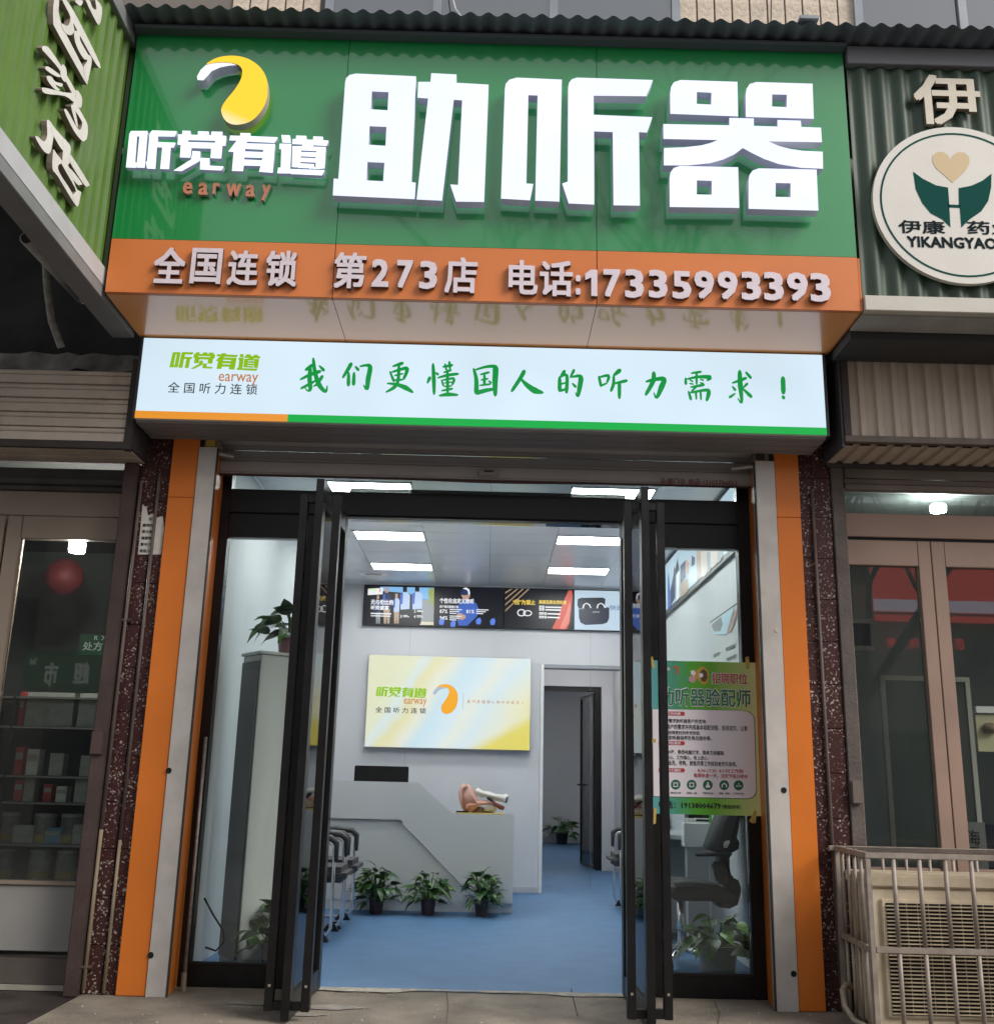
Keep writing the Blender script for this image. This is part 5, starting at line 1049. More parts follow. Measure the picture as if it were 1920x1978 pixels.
# brush characters, strokes drawn in the sign's own plane (u along the wall, v up), 1 unit = 1 m
def brush_solid(name, strokes, depth, parent, o, ux, uz, face, side, sc=1.):
    """strokes made solid: strips extruded along the surface normal"""
    un = Vector(ux).cross(Vector(uz)); o = Vector(o); ux = Vector(ux); uz = Vector(uz)
    mb = MB()
    for si, st in enumerate(strokes):
        flatm = strokes_mesh('tmp', [st], lambda x, yy, l: Vector((x, yy, 0)))
        vs = [v.co.copy() for v in flatm.vertices]; n = len(vs); fs = [tuple(p.vertices) for p in flatm.polygons]; bpy.data.meshes.remove(flatm)
        d = depth+.0006*si
        F = lambda c, dd: o + ux*c.x*sc + uz*c.y*sc + un*dd
        order = [0]+list(range(1,n-1,2))+[n-1]+list(range(n-2,0,-2))
        mb.add([F(c, d) for c in vs], fs, 0)
        ring_ = [F(vs[i], d) for i in order]+[F(vs[i], 0) for i in order]; k = len(order)
        mb.add(ring_, [(i,(i+1)%k,k+(i+1)%k,k+i) for i in range(k)], 1)
    return mb.obj(name, [face, side], parent)
ZL1 = zoom(0,0,300/1838.)
def z2(l): return [(1.063*x, 1715.5+1.063*yy) for (x, yy) in l]
CHARS = [
 [[(890,0),(975,0),(972,45),(945,62),(915,40)], [(1015,0),(1060,0),(1095,85),(1140,105),(1128,0),(1150,0),(1205,80),(1200,200),(1180,275),(1145,265)]],
 [[(640,0),(700,0),(715,240),(990,800),(1050,890),(1035,965),(1000,950),(680,375),(630,250)], [(740,0),(790,0),(940,250),(1180,745),(1135,752),(900,330),(800,120)], [(1000,640),(1060,650),(1085,720),(1050,900),(1030,965),(985,800),(1030,720)],
  [(800,120),(860,210),(865,290),(878,360),(830,412),(760,370),(720,270),(780,300),(815,280),(830,200)], [(880,360),(940,385),(945,470),(1015,600),(1045,660),(1000,700),(930,600),(880,470)]],
 [[(510,540),(560,545),(610,600),(720,770),(900,1080),(900,1180),(880,1150),(780,960),(690,800),(570,660),(500,580)], [(740,755),(775,790),(790,860),(775,965),(735,930),(715,880),(720,800)], [(905,1060),(945,1100),(970,1170),(960,1260),(930,1265),(890,1200),(895,1120)],
  [(530,805),(560,780),(640,830),(712,890),(690,908),(600,865)], [(545,900),(600,900),(650,960),(735,985),(720,1022),(650,1000),(702,1060),(655,1058),(580,980)], [(490,1040),(540,1035),(740,1085),(860,1100),(885,1160),(870,1205),(760,1130),(530,1102)],
  [(880,1190),(900,1230),(980,1370),(1030,1480),(1025,1620),(990,1665),(950,1650),(860,1530),(755,1310),(790,1305),(900,1500),(940,1532),(965,1480),(955,1420),(860,1260)], [(832,1255),(870,1258),(912,1470),(895,1482)]],
 [[(555,1430),(590,1425),(640,1520),(630,1640),(600,1790),(560,1812),(500,1760),(420,1622),(450,1612),(520,1672),(560,1600)], [(592,1432),(640,1500),(770,1650),(830,1720),(830,1800),(760,1790),(700,1720),(630,1590)], [(750,1640),(790,1670),(832,1760),(825,1850),(825,1920),(765,1970),(735,1910),(745,1780)],
  z2([(770,115),(800,125),(985,420),(975,450),(940,447),(785,205)]), z2([(590,55),(622,90),(700,195),(650,215),(655,300),(795,525),(835,665),(640,345),(580,260)]), z2([(690,185),(760,235),(840,470),(897,520),(892,560),(868,668),(838,668),(800,560),(825,535),(832,478),(690,225)]), z2([(758,265),(790,272),(905,420),(890,440),(850,432),(770,320)])]]
for ci, pieces in enumerate(CHARS):
    mb = MB()
    for k, lp in enumerate(pieces):
        q = [(lambda w: (w.y, w.z))(PX(*ZL1(*p), -2.008)) for p in smooth_loop(lp, 3)]
        me = poly_mesh('tmp', [q], 1, lambda x, z, t, k=k: Vector((XS+.002+(.025+.0005*k)*t, x, z))); fix_normals(me); me.update()
        mb.add([v.co.copy() for v in me.vertices], [tuple(p.vertices) for p in me.polygons]); n_ = len(me.polygons); mb.mi[-n_:] = [0 if abs(p.normal[0]) > .8 else 1 for p in me.polygons]; bpy.data.meshes.remove(me)
    mb.obj('character', [M_cal, M_cals], ln)
# recess behind that sign, its wall and beam coloured near black
rcx = thing('recess_wall', 'dark concrete beam and recess above the pharmacy shutter box', 'wall', (-3.4,.0,3.0))
box('back', -5,-2.03,.02,.09,2.9,5.0, mat('near-black wall', (.045,.043,.046), .9, var=.4, scale=4), rcx)
bm_ = MB(); n = 40; r_ = random.Random(9)
for i in range(n+1):
    x = -5+2.9*i/n; bm_.v += [(x,-.28,3.36+r_.uniform(-.02,.02)),(x,-.25,3.48+r_.uniform(-.01,.01)),(x,.0,3.5)]
for i in range(n): a = 3*i; bm_.f += [(a,a+3,a+4,a+1),(a+1,a+4,a+5,a+2)]
bm_.mi = [0]*len(bm_.f); bm_.obj('plaster_ledge', mat('smeared plaster', (.26,.245,.23), .9, var=.5, scale=7, bump=.7, bscale=20), rcx)
box('beam', -5,-2.11,-.24,.02,3.24,3.37, mat('near-black wall', (.022,.021,.022), .9), rcx)
for k in range(7): box('batten', -4.9+k*.42,-4.87+k*.42,-2.6,.0,4.98,5.02, mat('dark batten', (.035,.035,.038), .7), rcx)
p_ = thing('drain_pipe', 'grey plastic drain pipe stub under the pharmacy sign', 'pipe', (-2.5,-1.2,3.5)); a = PY(51,460,-1.4); b = PY(160,578,-.45); MB().tube([a, b], .032, 14).obj('pipe', mat('grey pvc', (.34,.34,.32), .5, var=.2), p_, smooth=True); MB().tube([a-(b-a).normalized()*.004, a-(b-a).normalized()*.001], .026, 14).obj('pipe_mouth', M_dark, p_)
p_ = thing('flexible_hose', 'ribbed flexible hose hanging behind the drain pipe', 'hose', (-2.5,-.6,3.4)); pts = [PY(88,500,-.6), PY(92,560,-.55), PY(100,620,-.45), PY(118,670,-.35)]; MB().tube(pts, .022, 10).obj('hose', mat('taped hose', (.26,.25,.23), .8, var=.4, scale=20), p_, smooth=True)
# shutter box
M_slat = mat('grimy beige slat', (.50,.43,.37), .6, var=.12, scale=4, dirt=.45, dcol=(.2,.145,.11), dscale=5); M_iron = mat('dark painted angle iron', (.035,.027,.024), .6, var=.2)
sb = thing('shutter_box', 'grimy shutter housing of horizontal beige slats over the pharmacy door', 'shutter housing', (-3,-.55,2.8))
nz = 5; z0 = 2.845; hh = (3.262-z0)/nz
for k in range(nz):
    za = z0+k*hh; mb = MB(); pr = [(-.535,0),(-.551,.003),(-.553,.046),(-.548,.050),(-.540,.0515)]
    for q in range(7): th_ = math.pi*q/6; pr.append((-.540-.011*math.sin(th_), .052+(hh-.055)*(1-math.cos(th_))/2))
    pr.append((-.535, hh-.001)); vs = []
    for (yy, zz) in pr: vs += [(-4.6,yy,za+zz),(-2.033,yy,za+zz)]
    mb.add(vs, [(2*i,2*i+1,2*i+3,2*i+2) for i in range(len(pr)-1)]); mb.obj('slat', M_slat, sb)
box('angle_bar', -4.6,-2.0,-.562,-.535,2.803,2.843, M_iron, sb, bevel=.002); box('angle_bar', -2.032,-1.99,-.561,-.52,2.80,3.33, M_iron, sb, bevel=.002)
MB().box(-2.0,-1.985,-.55,-.1,2.81,3.33).obj('end_plate', mat('dark end plate', (.03,.026,.027), .6), sb)
for k in range(4): box('bottom_slat', -4.6,-2.0,-.53+k*.065,-.468+k*.065,2.80+.004*(k%2),2.812, M_slat, sb)
box('box_back', -4.6,-2.0,-.5,-.49,2.82,3.25, M_dark, sb)
pc2 = thing('pharmacy_shutter', 'dark rolled shutter edge and lintel over the pharmacy door', 'roller shutter', (-3,-.15,2.6))
for k, (a, b, d) in enumerate([(2.735,2.80,-.16),(2.70,2.733,-.19),(2.672,2.698,-.15)]): box('slat', -4.6,-2.107,d,d+.06,a,b, mat('dark shutter slat', (.06,.055,.05), .55, var=.3, scale=6), pc2, bevel=.004)
# door frame with glass
M_alu = mat('brown anodised aluminium', (.27,.21,.165), .42, metal=.2, var=.1, scale=3, dirt=.25, dcol=(.08,.06,.05)); M_alu2 = mat('grey painted panel', (.24,.23,.215), .6, var=.1, scale=3)
ld_ = thing('pharmacy_door', 'brown framed glass door with grey kick panel left of the speckled pillar', 'door', (-2.45,-.1,0))
box('lintel', -4.6,-2.107,-.12,.0,2.525,2.67, M_alu, ld_, bevel=.003); box('stile', -2.81,-2.724,-.12,-.06,.14,2.52, M_alu, ld_, bevel=.003); box('stile', -2.168,-2.11,-.115,-.06,.14,2.52, M_alu, ld_, bevel=.003); box('top_rail', -2.723,-2.169,-.118,-.06,2.388,2.52, M_alu, ld_, bevel=.003)
box('glass_pane', -2.723,-2.169,-.09,-.082,.522,2.387, M_oglass, ld_); box('kick_panel', -2.723,-2.169,-.105,-.07,.17,.498, M_alu2, ld_, bevel=.003); box('mid_rail', -2.723,-2.169,-.118,-.06,.50,.521, M_alu, ld_, bevel=.002)
box('bottom_rail', -4.6,-2.107,-.125,.0,.012,.138, mat('brown base board', (.075,.06,.05), .6, var=.3, scale=5), ld_, bevel=.003); box('sill', -4.6,-2.107,-.17,-.126,-.008,.012, mat('pale sill', (.3,.27,.22), .8, var=.3), ld_)
ld2 = thing('pharmacy_side_window', 'glazed pharmacy panel left of the brown framed door', 'window', (-3.4,-.1,0)); box('stile', -2.93,-2.825,-.12,-.06,.14,2.52, M_alu, ld2, bevel=.003); box('glass_pane', -4.6,-2.931,-.09,-.082,.522,2.52, M_oglass, ld2); box('kick_panel', -4.6,-2.931,-.105,-.07,.14,.521, M_alu2, ld2)
# pharmacy interior
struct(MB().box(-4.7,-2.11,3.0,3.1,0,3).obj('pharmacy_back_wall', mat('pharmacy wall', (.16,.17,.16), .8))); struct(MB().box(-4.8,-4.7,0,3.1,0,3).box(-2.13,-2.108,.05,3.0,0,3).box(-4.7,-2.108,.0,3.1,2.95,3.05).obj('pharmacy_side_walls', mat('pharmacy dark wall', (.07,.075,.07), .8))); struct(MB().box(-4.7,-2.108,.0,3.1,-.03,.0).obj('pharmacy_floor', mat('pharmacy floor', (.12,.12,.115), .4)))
pl = thing('pharmacy_lamp', 'glowing white ceiling lamp inside the pharmacy door', 'lamp', (-2.7,.5,2.6)); c = PY(149,1058,.1)
MB().lathe([(0,0),(.041,0),(.046,.012),(.046,.055),(0,.055)], (c.x,.1,c.z-.028), 20).obj('lamp', emat('pharmacy lamp glow', (1,.98,.93), 230.), pl, smooth=True)
rl_ = thing('red_lantern', 'round dark red paper decoration hanging in the pharmacy', 'lantern', (-2.7,1.2,2.2)); c = PY(125,1115,1.2); MB().lathe([(0,-.13),(.06,-.12),(.12,-.06),(.135,0),(.12,.06),(.06,.12),(0,.13)], tuple(c), 20).obj('lantern', mat('dark red paper', (.16,.012,.018), .6), rl_, smooth=True)
gs = thing('prescription_sign', 'green hanging sign with white prescription characters inside the pharmacy', 'sign', (-2.4,1.5,1.9))
a = PY(*zoom(0,1180,260/1699.)(985,560),1.5); b = PY(*zoom(0,1180,260/1699.)(1500,305),1.5); box('board', a.x,b.x,1.5,1.52,a.z,b.z, mat('dark green board', (.008,.055,.026), .5), gs)
zl = zoom(0,1180,260/1699.)
for t, (xa, ya_, xb, yb_) in (('R  X',(1188,318,1345,368)),('处方',(1040,395,1300,500))):
    q = PY(*zl(xa,yb_),1.497); w = PY(*zl(xb,ya_),1.497); link('printed_text', text_mesh(t, (q.x,1.497,q.z), UXF, UZF, fit=(w.x-q.x,w.z-q.z), bold=.015, name='printed_text'), mat('sign white print', (.5,.55,.5), .5), gs)
# shelves with jars
sf = thing('pharmacy_shelf', 'dark shelf rack of jars and packets behind the pharmacy glass', 'shelf', (-2.55,.4,0))
zq = zoom(0,1440,260/1699.)
sz = [PY(*zq(600,yy), .35).z for yy in (1690,1310,1000+230,710,380)]
M_shelf = mat('dark shelf', (.05,.052,.048), .5); M_edge = mat('shelf edge', (.2,.2,.18), .5)
shz = [PY(*zq(600,1700),.35).z, PY(*zq(600,1240),.35).z, PY(*zq(600,715),.35).z, PY(*zq(600,385),.35).z, PY(*zl(600,1470),.35).z, PY(*zl(600,1100),.35).z]
for z in shz: box('shelf_board', -3.9,-2.16,.25,.55,z-.014,z, M_shelf, sf); box('shelf_edge', -3.9,-2.16,.243,.2495,z-.012,z-.002, M_edge, sf)
box('rack_back', -3.9,-2.16,.56,.58,.1,shz[-1], M_dark, sf); box('rack_post', -2.80,-2.785,.243,.27,.1,shz[-1], M_black, sf)
M_jar = [mat('grey tin', (.34,.35,.33), .4, var=.3, scale=20), mat('dark tin', (.22,.23,.22), .4, var=.3, scale=20), mat('maroon packet', (.24,.06,.09), .5, var=.2)]; M_lab = mat('yellow tin label', (.35,.28,.08), .5); M_lid = mat('tin lid', (.45,.46,.45), .35)
jn = 0
for row in (0,1):
    z = shz[row]
    for i in range(10):
        x = -2.25-.155*i - (.06 if i > 2 else 0); m = M_jar[2] if x < -2.82 else M_jar[i%2]
        t = thing('product_tin', ('grey tin with pale lid on the %s pharmacy shelf' if x > -2.82 else 'maroon packet on the %s pharmacy shelf') % ['lowest','second'][row], 'tin', (x,.34,z), 'tins on the %s shelf' % ['lowest','second'][row])
        MB().lathe([(0,.001),(.058,.001),(.060,.01),(.060,.15),(0,.15)], (x,.34,z), 16).obj('tin', m, t, smooth=False); MB().lathe([(.0,.151),(.0615,.151),(.0615,.168),(0,.168)], (x,.34,z), 16).obj('lid', M_lid, t); MB().lathe([(.0605,.012),(.0612,.012),(.0612,.05),(.0605,.05)], (x,.34,z), 16).obj('label_band', M_lab, t)
cols = [((.62,.07,.07),'red'),((.8,.8,.77),'white'),((.75,.68,.42),'cream'),((.15,.34,.52),'blue'),((.48,.48,.46),'grey'),((.7,.22,.07),'orange')]
r_ = random.Random(21)
for (row, items) in ((3,[(-2.72,.05,.12,0),(-2.66,.06,.13,4),(-2.55,.05,.10,0),(-2.47,.06,.09,1),(-2.35,.09,.14,4),(-2.24,.06,.13,5),(-2.195,.05,.13,2)]),(4,[(-2.74,.05,.16,0),(-2.66,.07,.15,1),(-2.52,.08,.13,4),(-2.33,.10,.12,4),(-2.23,.09,.14,2)]),(5,[(-2.60,.28,.20,4),(-2.765,.03,.2,0),(-2.36,.14,.2,4),(-2.235,.09,.21,2)]),(2,[(-2.66,.12,.10,4),(-2.5,.12,.09,3),(-2.34,.14,.11,4),(-2.22,.08,.1,2)])):
    z = shz[row] if row < 5 else shz[4]
    if row == 4: z = shz[3]+.0
    if row == 3: z = shz[2]+.0
    if row == 2: z = shz[1]
    if row == 5: z = shz[4]
    for (x, w, h, ci) in items:
        c, nm = cols[ci]
        t = thing('product_box', '%s medicine packet standing on the %s pharmacy shelf' % (nm, {3:'middle',4:'upper',5:'topmost',2:'lower'}[row]), 'packet', (x,.33,z), '%s packets on the %s shelf' % (nm, {3:'middle',4:'upper',5:'topmost',2:'lower'}[row]))
        box('carton', x-w/2,x+w/2,.29,.37,z+.001,z+h, mat('packet '+nm, c, .45, var=.15, scale=20), t, bevel=.002); box('print_band', x-w*.4,x+w*.4,.288,.2895,z+h*.55,z+h*.8, mat('packet band', (.5,.48,.44), .5), t)

# ================================================================== right neighbour
RY = -1.13
rn = thing('pharmacy_front_sign', 'dark green corrugated sign with round emblem right of the orange band', 'shop sign', (3,RY,3.45))
M_dg = mat('dull dark green sheet', (.030,.055,.034), .5, spec=.4, var=.2, scale=3, dirt=.35, dcol=(.035,.045,.035))
corrug('corrugated_sheet', 1.862, 4.6, .105, .011, lambda u,h: ((u,RY+h,3.53),(u,RY+h,4.915)), M_dg, rn)
box('top_trim', 1.859,4.6,RY-.035,RY+.02,4.905,5.015, mat('grey trim', (.16,.16,.175), .5, var=.08, scale=3), rn, bevel=.003); box('bottom_trim', 1.862,4.6,RY-.03,RY+.02,3.452,3.535, mat('cream trim', (.50,.47,.41), .5, var=.1, scale=4, dirt=.2, dcol=(.25,.2,.16)), rn, bevel=.003)
box('soffit', 1.862,4.6,RY+.021,-.93,3.44,3.455, mat('grey soffit', (.32,.31,.30), .55, var=.15, scale=5), rn); box('soffit_edge', 1.865,4.6,-.92,-.62,3.40,3.452, mat('black soffit edge', (.03,.03,.033), .6), rn); 
M_cream = mat('cream acrylic', (.56,.50,.40), .5, var=.06, scale=9); M_creams = mat('dark cream edge', (.2,.16,.12), .7)
a = PY(*ZC(1480,670), RY-.035); b = PY(*ZC(1815,410), RY-.035)
me = text_mesh('伊', (a.x,RY-.014,a.z), UXF, UZF, fit=(b.x-a.x,b.z-a.z), depth=.025, bold=.02, name='character'); two_mats(me, M_cream, M_creams, 1, -1); link('character', me, None, rn)
EC = PY(*ZC(1722,1100), RY-.04); ER = abs(PY(*ZC(1247,1060), RY-.04).x-EC.x)
emb = MB().tube([(EC.x,RY-.013,EC.z),(EC.x,RY-.04,EC.z)], ER, 64).obj('round_emblem', mat('emblem cream', (.60,.57,.52), .5, var=.04, scale=5), rn)
ye = RY-.0415
def eflat(loops, m, name='emblem_print', yy=ye):
    return link(name, poly_mesh(name, loops, 0, lambda x, z, t: Vector((x, yy, z))), m, emb)
M_teal = mat('teal print', (.003,.062,.052), .8, spec=.1); circ = lambda r, n=64: [(EC.x+r*math.cos(2*math.pi*i/n), EC.z+r*math.sin(2*math.pi*i/n)) for i in range(n)]
eflat([circ(ER*.92), circ(ER*.898)], M_teal)
def ez(x, yy): w = PY(*ZC(x,yy), ye); return (w.x, w.z)
eflat([[ez(*p) for p in [(1466,926),(1520,965),(1590,1000),(1655,1012),(1662,1110),(1662,1120),(1668,1228),(1625,1185),(1560,1150),(1515,1095),(1480,1020)]]], M_teal)
eflat([[ez(*p) for p in [(1890,936),(1840,975),(1780,1002),(1712,1015),(1714,1110),(1718,1120),(1727,1228),(1770,1185),(1835,1140),(1872,1085),(1888,1010)]]], M_teal); eflat([[ez(*p) for p in [(1655,1103),(1720,1106),(1720,1122),(1655,1119)]]], M_teal)
eflat([[ez(*p) for p in [(1678,986),(1640,950),(1590,908),(1570,870),(1572,838),(1595,820),(1630,820),(1655,838),(1668,862),(1680,838),(1708,820),(1742,822),(1768,845),(1770,880),(1745,925),(1710,958)]]], mat('pale gold heart', (.52,.38,.20), .5))
for t, (xa, ya_, xb, yb_) in (('伊康',(1390,1192,1635,1258)),('药业',(1762,1198,2010,1264)),('YIKANGYAOYE',(1435,1288,2010,1334))):
    q = PY(*ZC(xa,yb_), ye); w = PY(*ZC(xb,ya_), ye); link('printed_text', text_mesh(t, (q.x,ye,q.z), UXF, UZF, fit=(w.x-q.x,w.z-q.z), bold=.018 if t[0]!='Y' else .03, name='printed_text'), mat('black-teal print', (.006,.015,.018), .8, spec=.1), emb)
# ribbed shutter housing
rb_ = thing('ribbed_shutter_box', 'beige vertically ribbed shutter housing over the brown double doors', 'shutter housing', (3,-.6,2.9))
M_rib = mat('grimy beige ribbed sheet', (.47,.39,.32), .6, var=.12, scale=4, dirt=.35, dcol=(.12,.09,.07), dscale=4)
ribbed('front_sheet', 1.945, 4.6, 0, .0935, -.016, lambda u, h: ((u,-.60-h*0+h,2.965),(u,-.60+h,3.447)), M_rib, rb_)
ribbed('bottom_sheet', 1.905, 4.6, 0, .0935, .014, lambda u, h: ((u,-.595,2.915+h),(u,-.30,2.905+h)), M_rib, rb_)
box('frame_bar', 1.905,4.6,-.635,-.59,2.925,2.962, mat('rusty brown bar', (.10,.075,.06), .65, var=.3, scale=8), rb_, bevel=.002); box('frame_bar', 1.905,1.944,-.63,-.59,2.965,3.50, M_iron, rb_, bevel=.002); box('frame_bar', 1.945,4.6,-.64,-.55,3.449,3.50, M_iron, rb_)
box('end_plate', 1.893,1.903,-.62,-.29,2.90,3.50, mat('blue-grey end plate', (.055,.058,.068), .55), rb_); box('box_back', 1.95,4.6,-.57,-.56,2.93,3.44, M_dark, rb_); box('rear_bar', 1.905,4.6,-.305,-.28,2.88,2.905, M_iron, rb_)
box('conduit_beam', 1.865,4.6,-.5,-.38,3.50,3.56, mat('near-black wall', (.022,.021,.022), .9), rb_)
rs2 = thing('brown_roller_shutter', 'brown rolled shutter edge above the brown double doors', 'roller shutter', (3,-.15,2.8))
for k, (a, b, d) in enumerate([(2.862,2.94,-.17),(2.826,2.86,-.15),(2.79,2.824,-.165)]): box('slat', 2.051,4.6,d,d+.05,a,b, mat('beige brown slat', (.22,.18,.155), .55, var=.15, scale=5), rs2, bevel=.004)
M_cop = mat('copper brown aluminium', (.32,.215,.165), .45, metal=.1, var=.12, scale=3, dirt=.2, dcol=(.26,.16,.12))
rd = thing('brown_double_door', 'copper brown aluminium double doors with glass behind the caged unit', 'door', (2.6,-.1,0))
box('header', 2.051,4.6,-.12,.0,2.52,2.66, M_cop, rd, bevel=.003); box('header_slot', 2.051,4.6,-.10,.0,2.501,2.519, M_dark, rd); box('transom_glass', 2.051,4.6,-.09,-.082,2.662,2.79, M_oglass, rd)
for (x0, x1, s1_, s2_) in ((2.051,2.541,0,.075),(2.546,3.15,.077,.08)):
    lf = box('leaf_top_rail', x0+s1_,x1-s2_,-.118,-.06,2.352,2.50, M_cop, rd, bevel=.003)
    if s1_: box('leaf_stile', x0,x0+s1_-.001,-.119,-.06,.05,2.50, M_cop, rd, bevel=.003)
    box('leaf_stile', x1-s2_+.001,x1,-.119,-.06,.05,2.50, M_cop, rd, bevel=.003)
    box('leaf_glass', x0+s1_,x1-s2_,-.09,-.082,.70,2.351, M_oglass, rd); box('leaf_panel', x0+s1_,x1-s2_,-.11,-.07,.05,.69, M_cop, rd, bevel=.003)
box('outer_stile', 3.155,3.3,-.12,-.04,0,2.5, M_cop, rd)
# its interior
struct(MB().box(2.02,4.7,2.6,2.7,0,3.2).box(4.7,4.8,0,2.7,0,3.2).box(2.01,2.03,.1,2.6,0,3.2).box(2.0,4.7,0,2.7,2.92,3.0).obj('right_shop_walls', mat('right shop wall', (.24,.27,.26), .8))); struct(MB().box(2.01,4.7,.0,2.6,-.03,.0).obj('right_shop_floor', mat('right shop floor', (.15,.14,.13), .4)))
t = thing('shop_lamp', 'glowing white lamp behind the transom glass of the brown doors', 'lamp', (2.75,.4,2.75)); c = PY(1812,983,.35); MB().lathe([(0,0),(.044,0),(.048,.008),(.048,.038),(.036,.05),(0,.05)], (c.x,.35,c.z-.02), 20).obj('lamp', emat('shop lamp glow', (.95,1,.97), 80.), t, smooth=True)
wf = thing('white_frame_board', 'pale framed glass partition standing behind the brown doors', 'partition', (2.5,.4,0)); a = PY(*zoom(1600,1000,320/1792.)(560,1705), .35); b = PY(*zoom(1600,1000,320/1792.)(1525,1725), .35)
for (x0,x1,za,zb) in ((a.x,a.x+.028,.3,a.z-.03),(b.x-.028,b.x,.3,a.z-.03),(a.x,b.x,a.z-.029,a.z)):
    box('frame', x0,x1,.35,.38,za,zb, mat('pale frame', (.42,.40,.36), .5), wf)
box('panel', a.x+.029,b.x-.029,.36,.366,.3,a.z-.03, M_oglass, wf)
cbn = thing('shop_shelving', 'dim dark shelves behind the left brown door', 'shelf', (2.3,1.2,0)); 
for k in range(5): box('shelf_board', 2.04,2.5,1.2,1.5,.5+.35*k,.52+.35*k, M_shelf, cbn)
for k, (x, z, w, h, ci) in enumerate([(2.12,.87,.12,.1,1),(2.28,.87,.08,.12,4),(2.15,1.22,.2,.16,1),(2.2,1.57,.15,.12,4),(2.35,1.22,.08,.1,0)]):
    c, nm = cols[ci]; t = thing('product_box', '%s carton %s on the dim shelves behind the brown door' % (nm, ['low down','small','wide','high up','beside the wide one'][k]), 'packet', (x,1.25,z)); box('carton', x-w/2,x+w/2,1.25,1.35,z+.001,z+h, mat('packet '+nm, c, .45), t, bevel=.002)
wn = thing('wall_notice_box', 'small white framed blue panel fixed inside the brown door glass', 'notice', (2.1,.0,1.95)); q = zoom(1600,1000,320/1792.)
a = PY(*q(215,1145), .02); b = PY(*q(465,1390), .02); box('panel', a.x,b.x,.02,.03,b.z,a.z, mat('dark blue panel', (.015,.02,.045), .4), wn); box('frame', a.x,b.x+.012,.01,.035,a.z+.001,a.z+.03, mat('pale frame', (.42,.40,.36), .5), wn); box('frame', a.x,b.x+.012,.01,.035,b.z-.03,b.z-.001, mat('pale frame', (.42,.40,.36), .5), wn)
hs = thing('sea_word_sign', 'white and navy sign with black upright characters leaning inside the right door', 'sign', (2.75,.15,.8)); q = zoom(1600,1300,320/1792.)
a = PY(*q(1490,1615), .12); b = PY(*q(1690,1615), .12); box('white_board', a.x,b.x,.12,.13,.55,a.z, M_white, hs); box('navy_board', b.x+.001,b.x+.3,.12,.13,.55,a.z-.01, mat('navy board', (.02,.03,.08), .5), hs)
w = PY(*q(1508,1870), .118); w2_ = PY(*q(1635,1705), .118); link('printed_text', text_mesh('海', (w.x,.1185,w.z), UXF, UZF, fit=(w2_.x-w.x,w2_.z-w.z), bold=.012, name='printed_text'), M_pk, hs); w = PY(*q(1515,2010), .118); w2_ = PY(*q(1640,1890), .118); link('printed_text', text_mesh('王', (w.x,.1185,w.z), UXF, UZF, fit=(w2_.x-w.x,w2_.z-w.z), bold=.012, name='printed_text'), M_pk, hs)
bx_ = thing('cream_poster', 'cream picture board with a brown cloud ornament inside the right door', 'picture', (2.95,.8,1.4)); q = zoom(1600,1300,320/1792.)
a = PY(*q(1590,450), .6); b = PY(*q(1630,850), .6); box('board', a.x,a.x+.4,.6,.62,b.z,a.z, mat('cream board', (.5,.46,.28), .6), bx_); box('top_strip', a.x,a.x+.4,.58,.62,a.z+.01,a.z+.05, M_white, bx_)
c = PY(*q(1750,660), .595); MB().lathe([(0,-.03),(.04,-.02),(.05,0),(.03,.03),(0,.04)], (c.x,.59,c.z+.03), 12).obj('ornament', mat('brown ornament', (.16,.09,.05), .5), bx_, smooth=True)

# ================================================================== caged outdoor air-conditioning unit
M_ac = mat('aged cream enamel', (.60,.50,.36), .5, var=.12, scale=6, dirt=.45, dcol=(.25,.19,.13), dscale=4)
ac = thing('air_conditioner_unit', 'aged cream outdoor air conditioner unit inside the steel cage', 'air conditioner', (2.3,-.6,0))
ax0, ax1, ay0, ay1, az0, az1 = 1.843, 2.75, -.775, -.42, .02, .70
MB().box(ax0,ax1,ay0+.03,ay1,az0,az1-.055).obj('case', M_ac, ac, bevel=.012); MB().box(ax0-.006,ax1,ay0+.018,ay1,az1-.054,az1).obj('lid', M_ac, ac, bevel=.006)
MB().box(ax0+.045,ax1-.1,ay0+.012,ay0+.029,.07,.595).obj('grille_surround', M_ac, ac, bevel=.006); box('fan_cavity', ax0+.066,ax1-.12,ay0+.009,ay0+.0115,.085,.575, mat('black cavity', (.006,.005,.004), .9), ac)
gm = MB(); M_gr = mat('cream grille wire', (.42,.34,.23), .5, var=.2, scale=20)
z = .09
while z < .575:
    gm.box(ax0+.064,ax1-.118,ay0+.0,ay0+.006,z,z+.0055); z += .0168
for k in range(14): gm.box(ax0+.11+k*.052,ax0+.1125+k*.052,ay0+.0065,ay0+.009,.085,.575)
for zz in (.2,.4): pass
gm.obj('grille', M_gr, ac)['kind'] = 'stuff'
for k in range(2): box('foot', ax0+.1+k*.6,ax0+.16+k*.6,ay0+.05,ay1-.02,.0005,.0195, M_black, ac)
cg = thing('steel_cage', 'rusty stainless steel cage of square tubes around the air conditioner', 'cage', (2.3,-.6,0))
cx0, cyf, cyb, ct = 1.792, -.858, -.30, .807
def cbar(n, *a): return box(n, *a, M_steel, cg, bevel=.003)
cbar('corner_post', cx0,cx0+.026,cyf,cyf+.026,.001,ct-.027); cbar('back_post', cx0+.03,cx0+.055,cyb-.027,cyb-.002,.001,ct-.027)
cbar('top_rail', cx0,3.3,cyf,cyf+.027,ct-.026,ct); cbar('top_rail', cx0,3.3,cyb-.028,cyb-.001,ct-.026,ct); cbar('mid_rail', cx0+.0265,3.3,cyf+.001,cyf+.025,.363,.391)
s_a, s_b = (cx0, cyf+.0275), (cx0+.03, cyb-.0285)
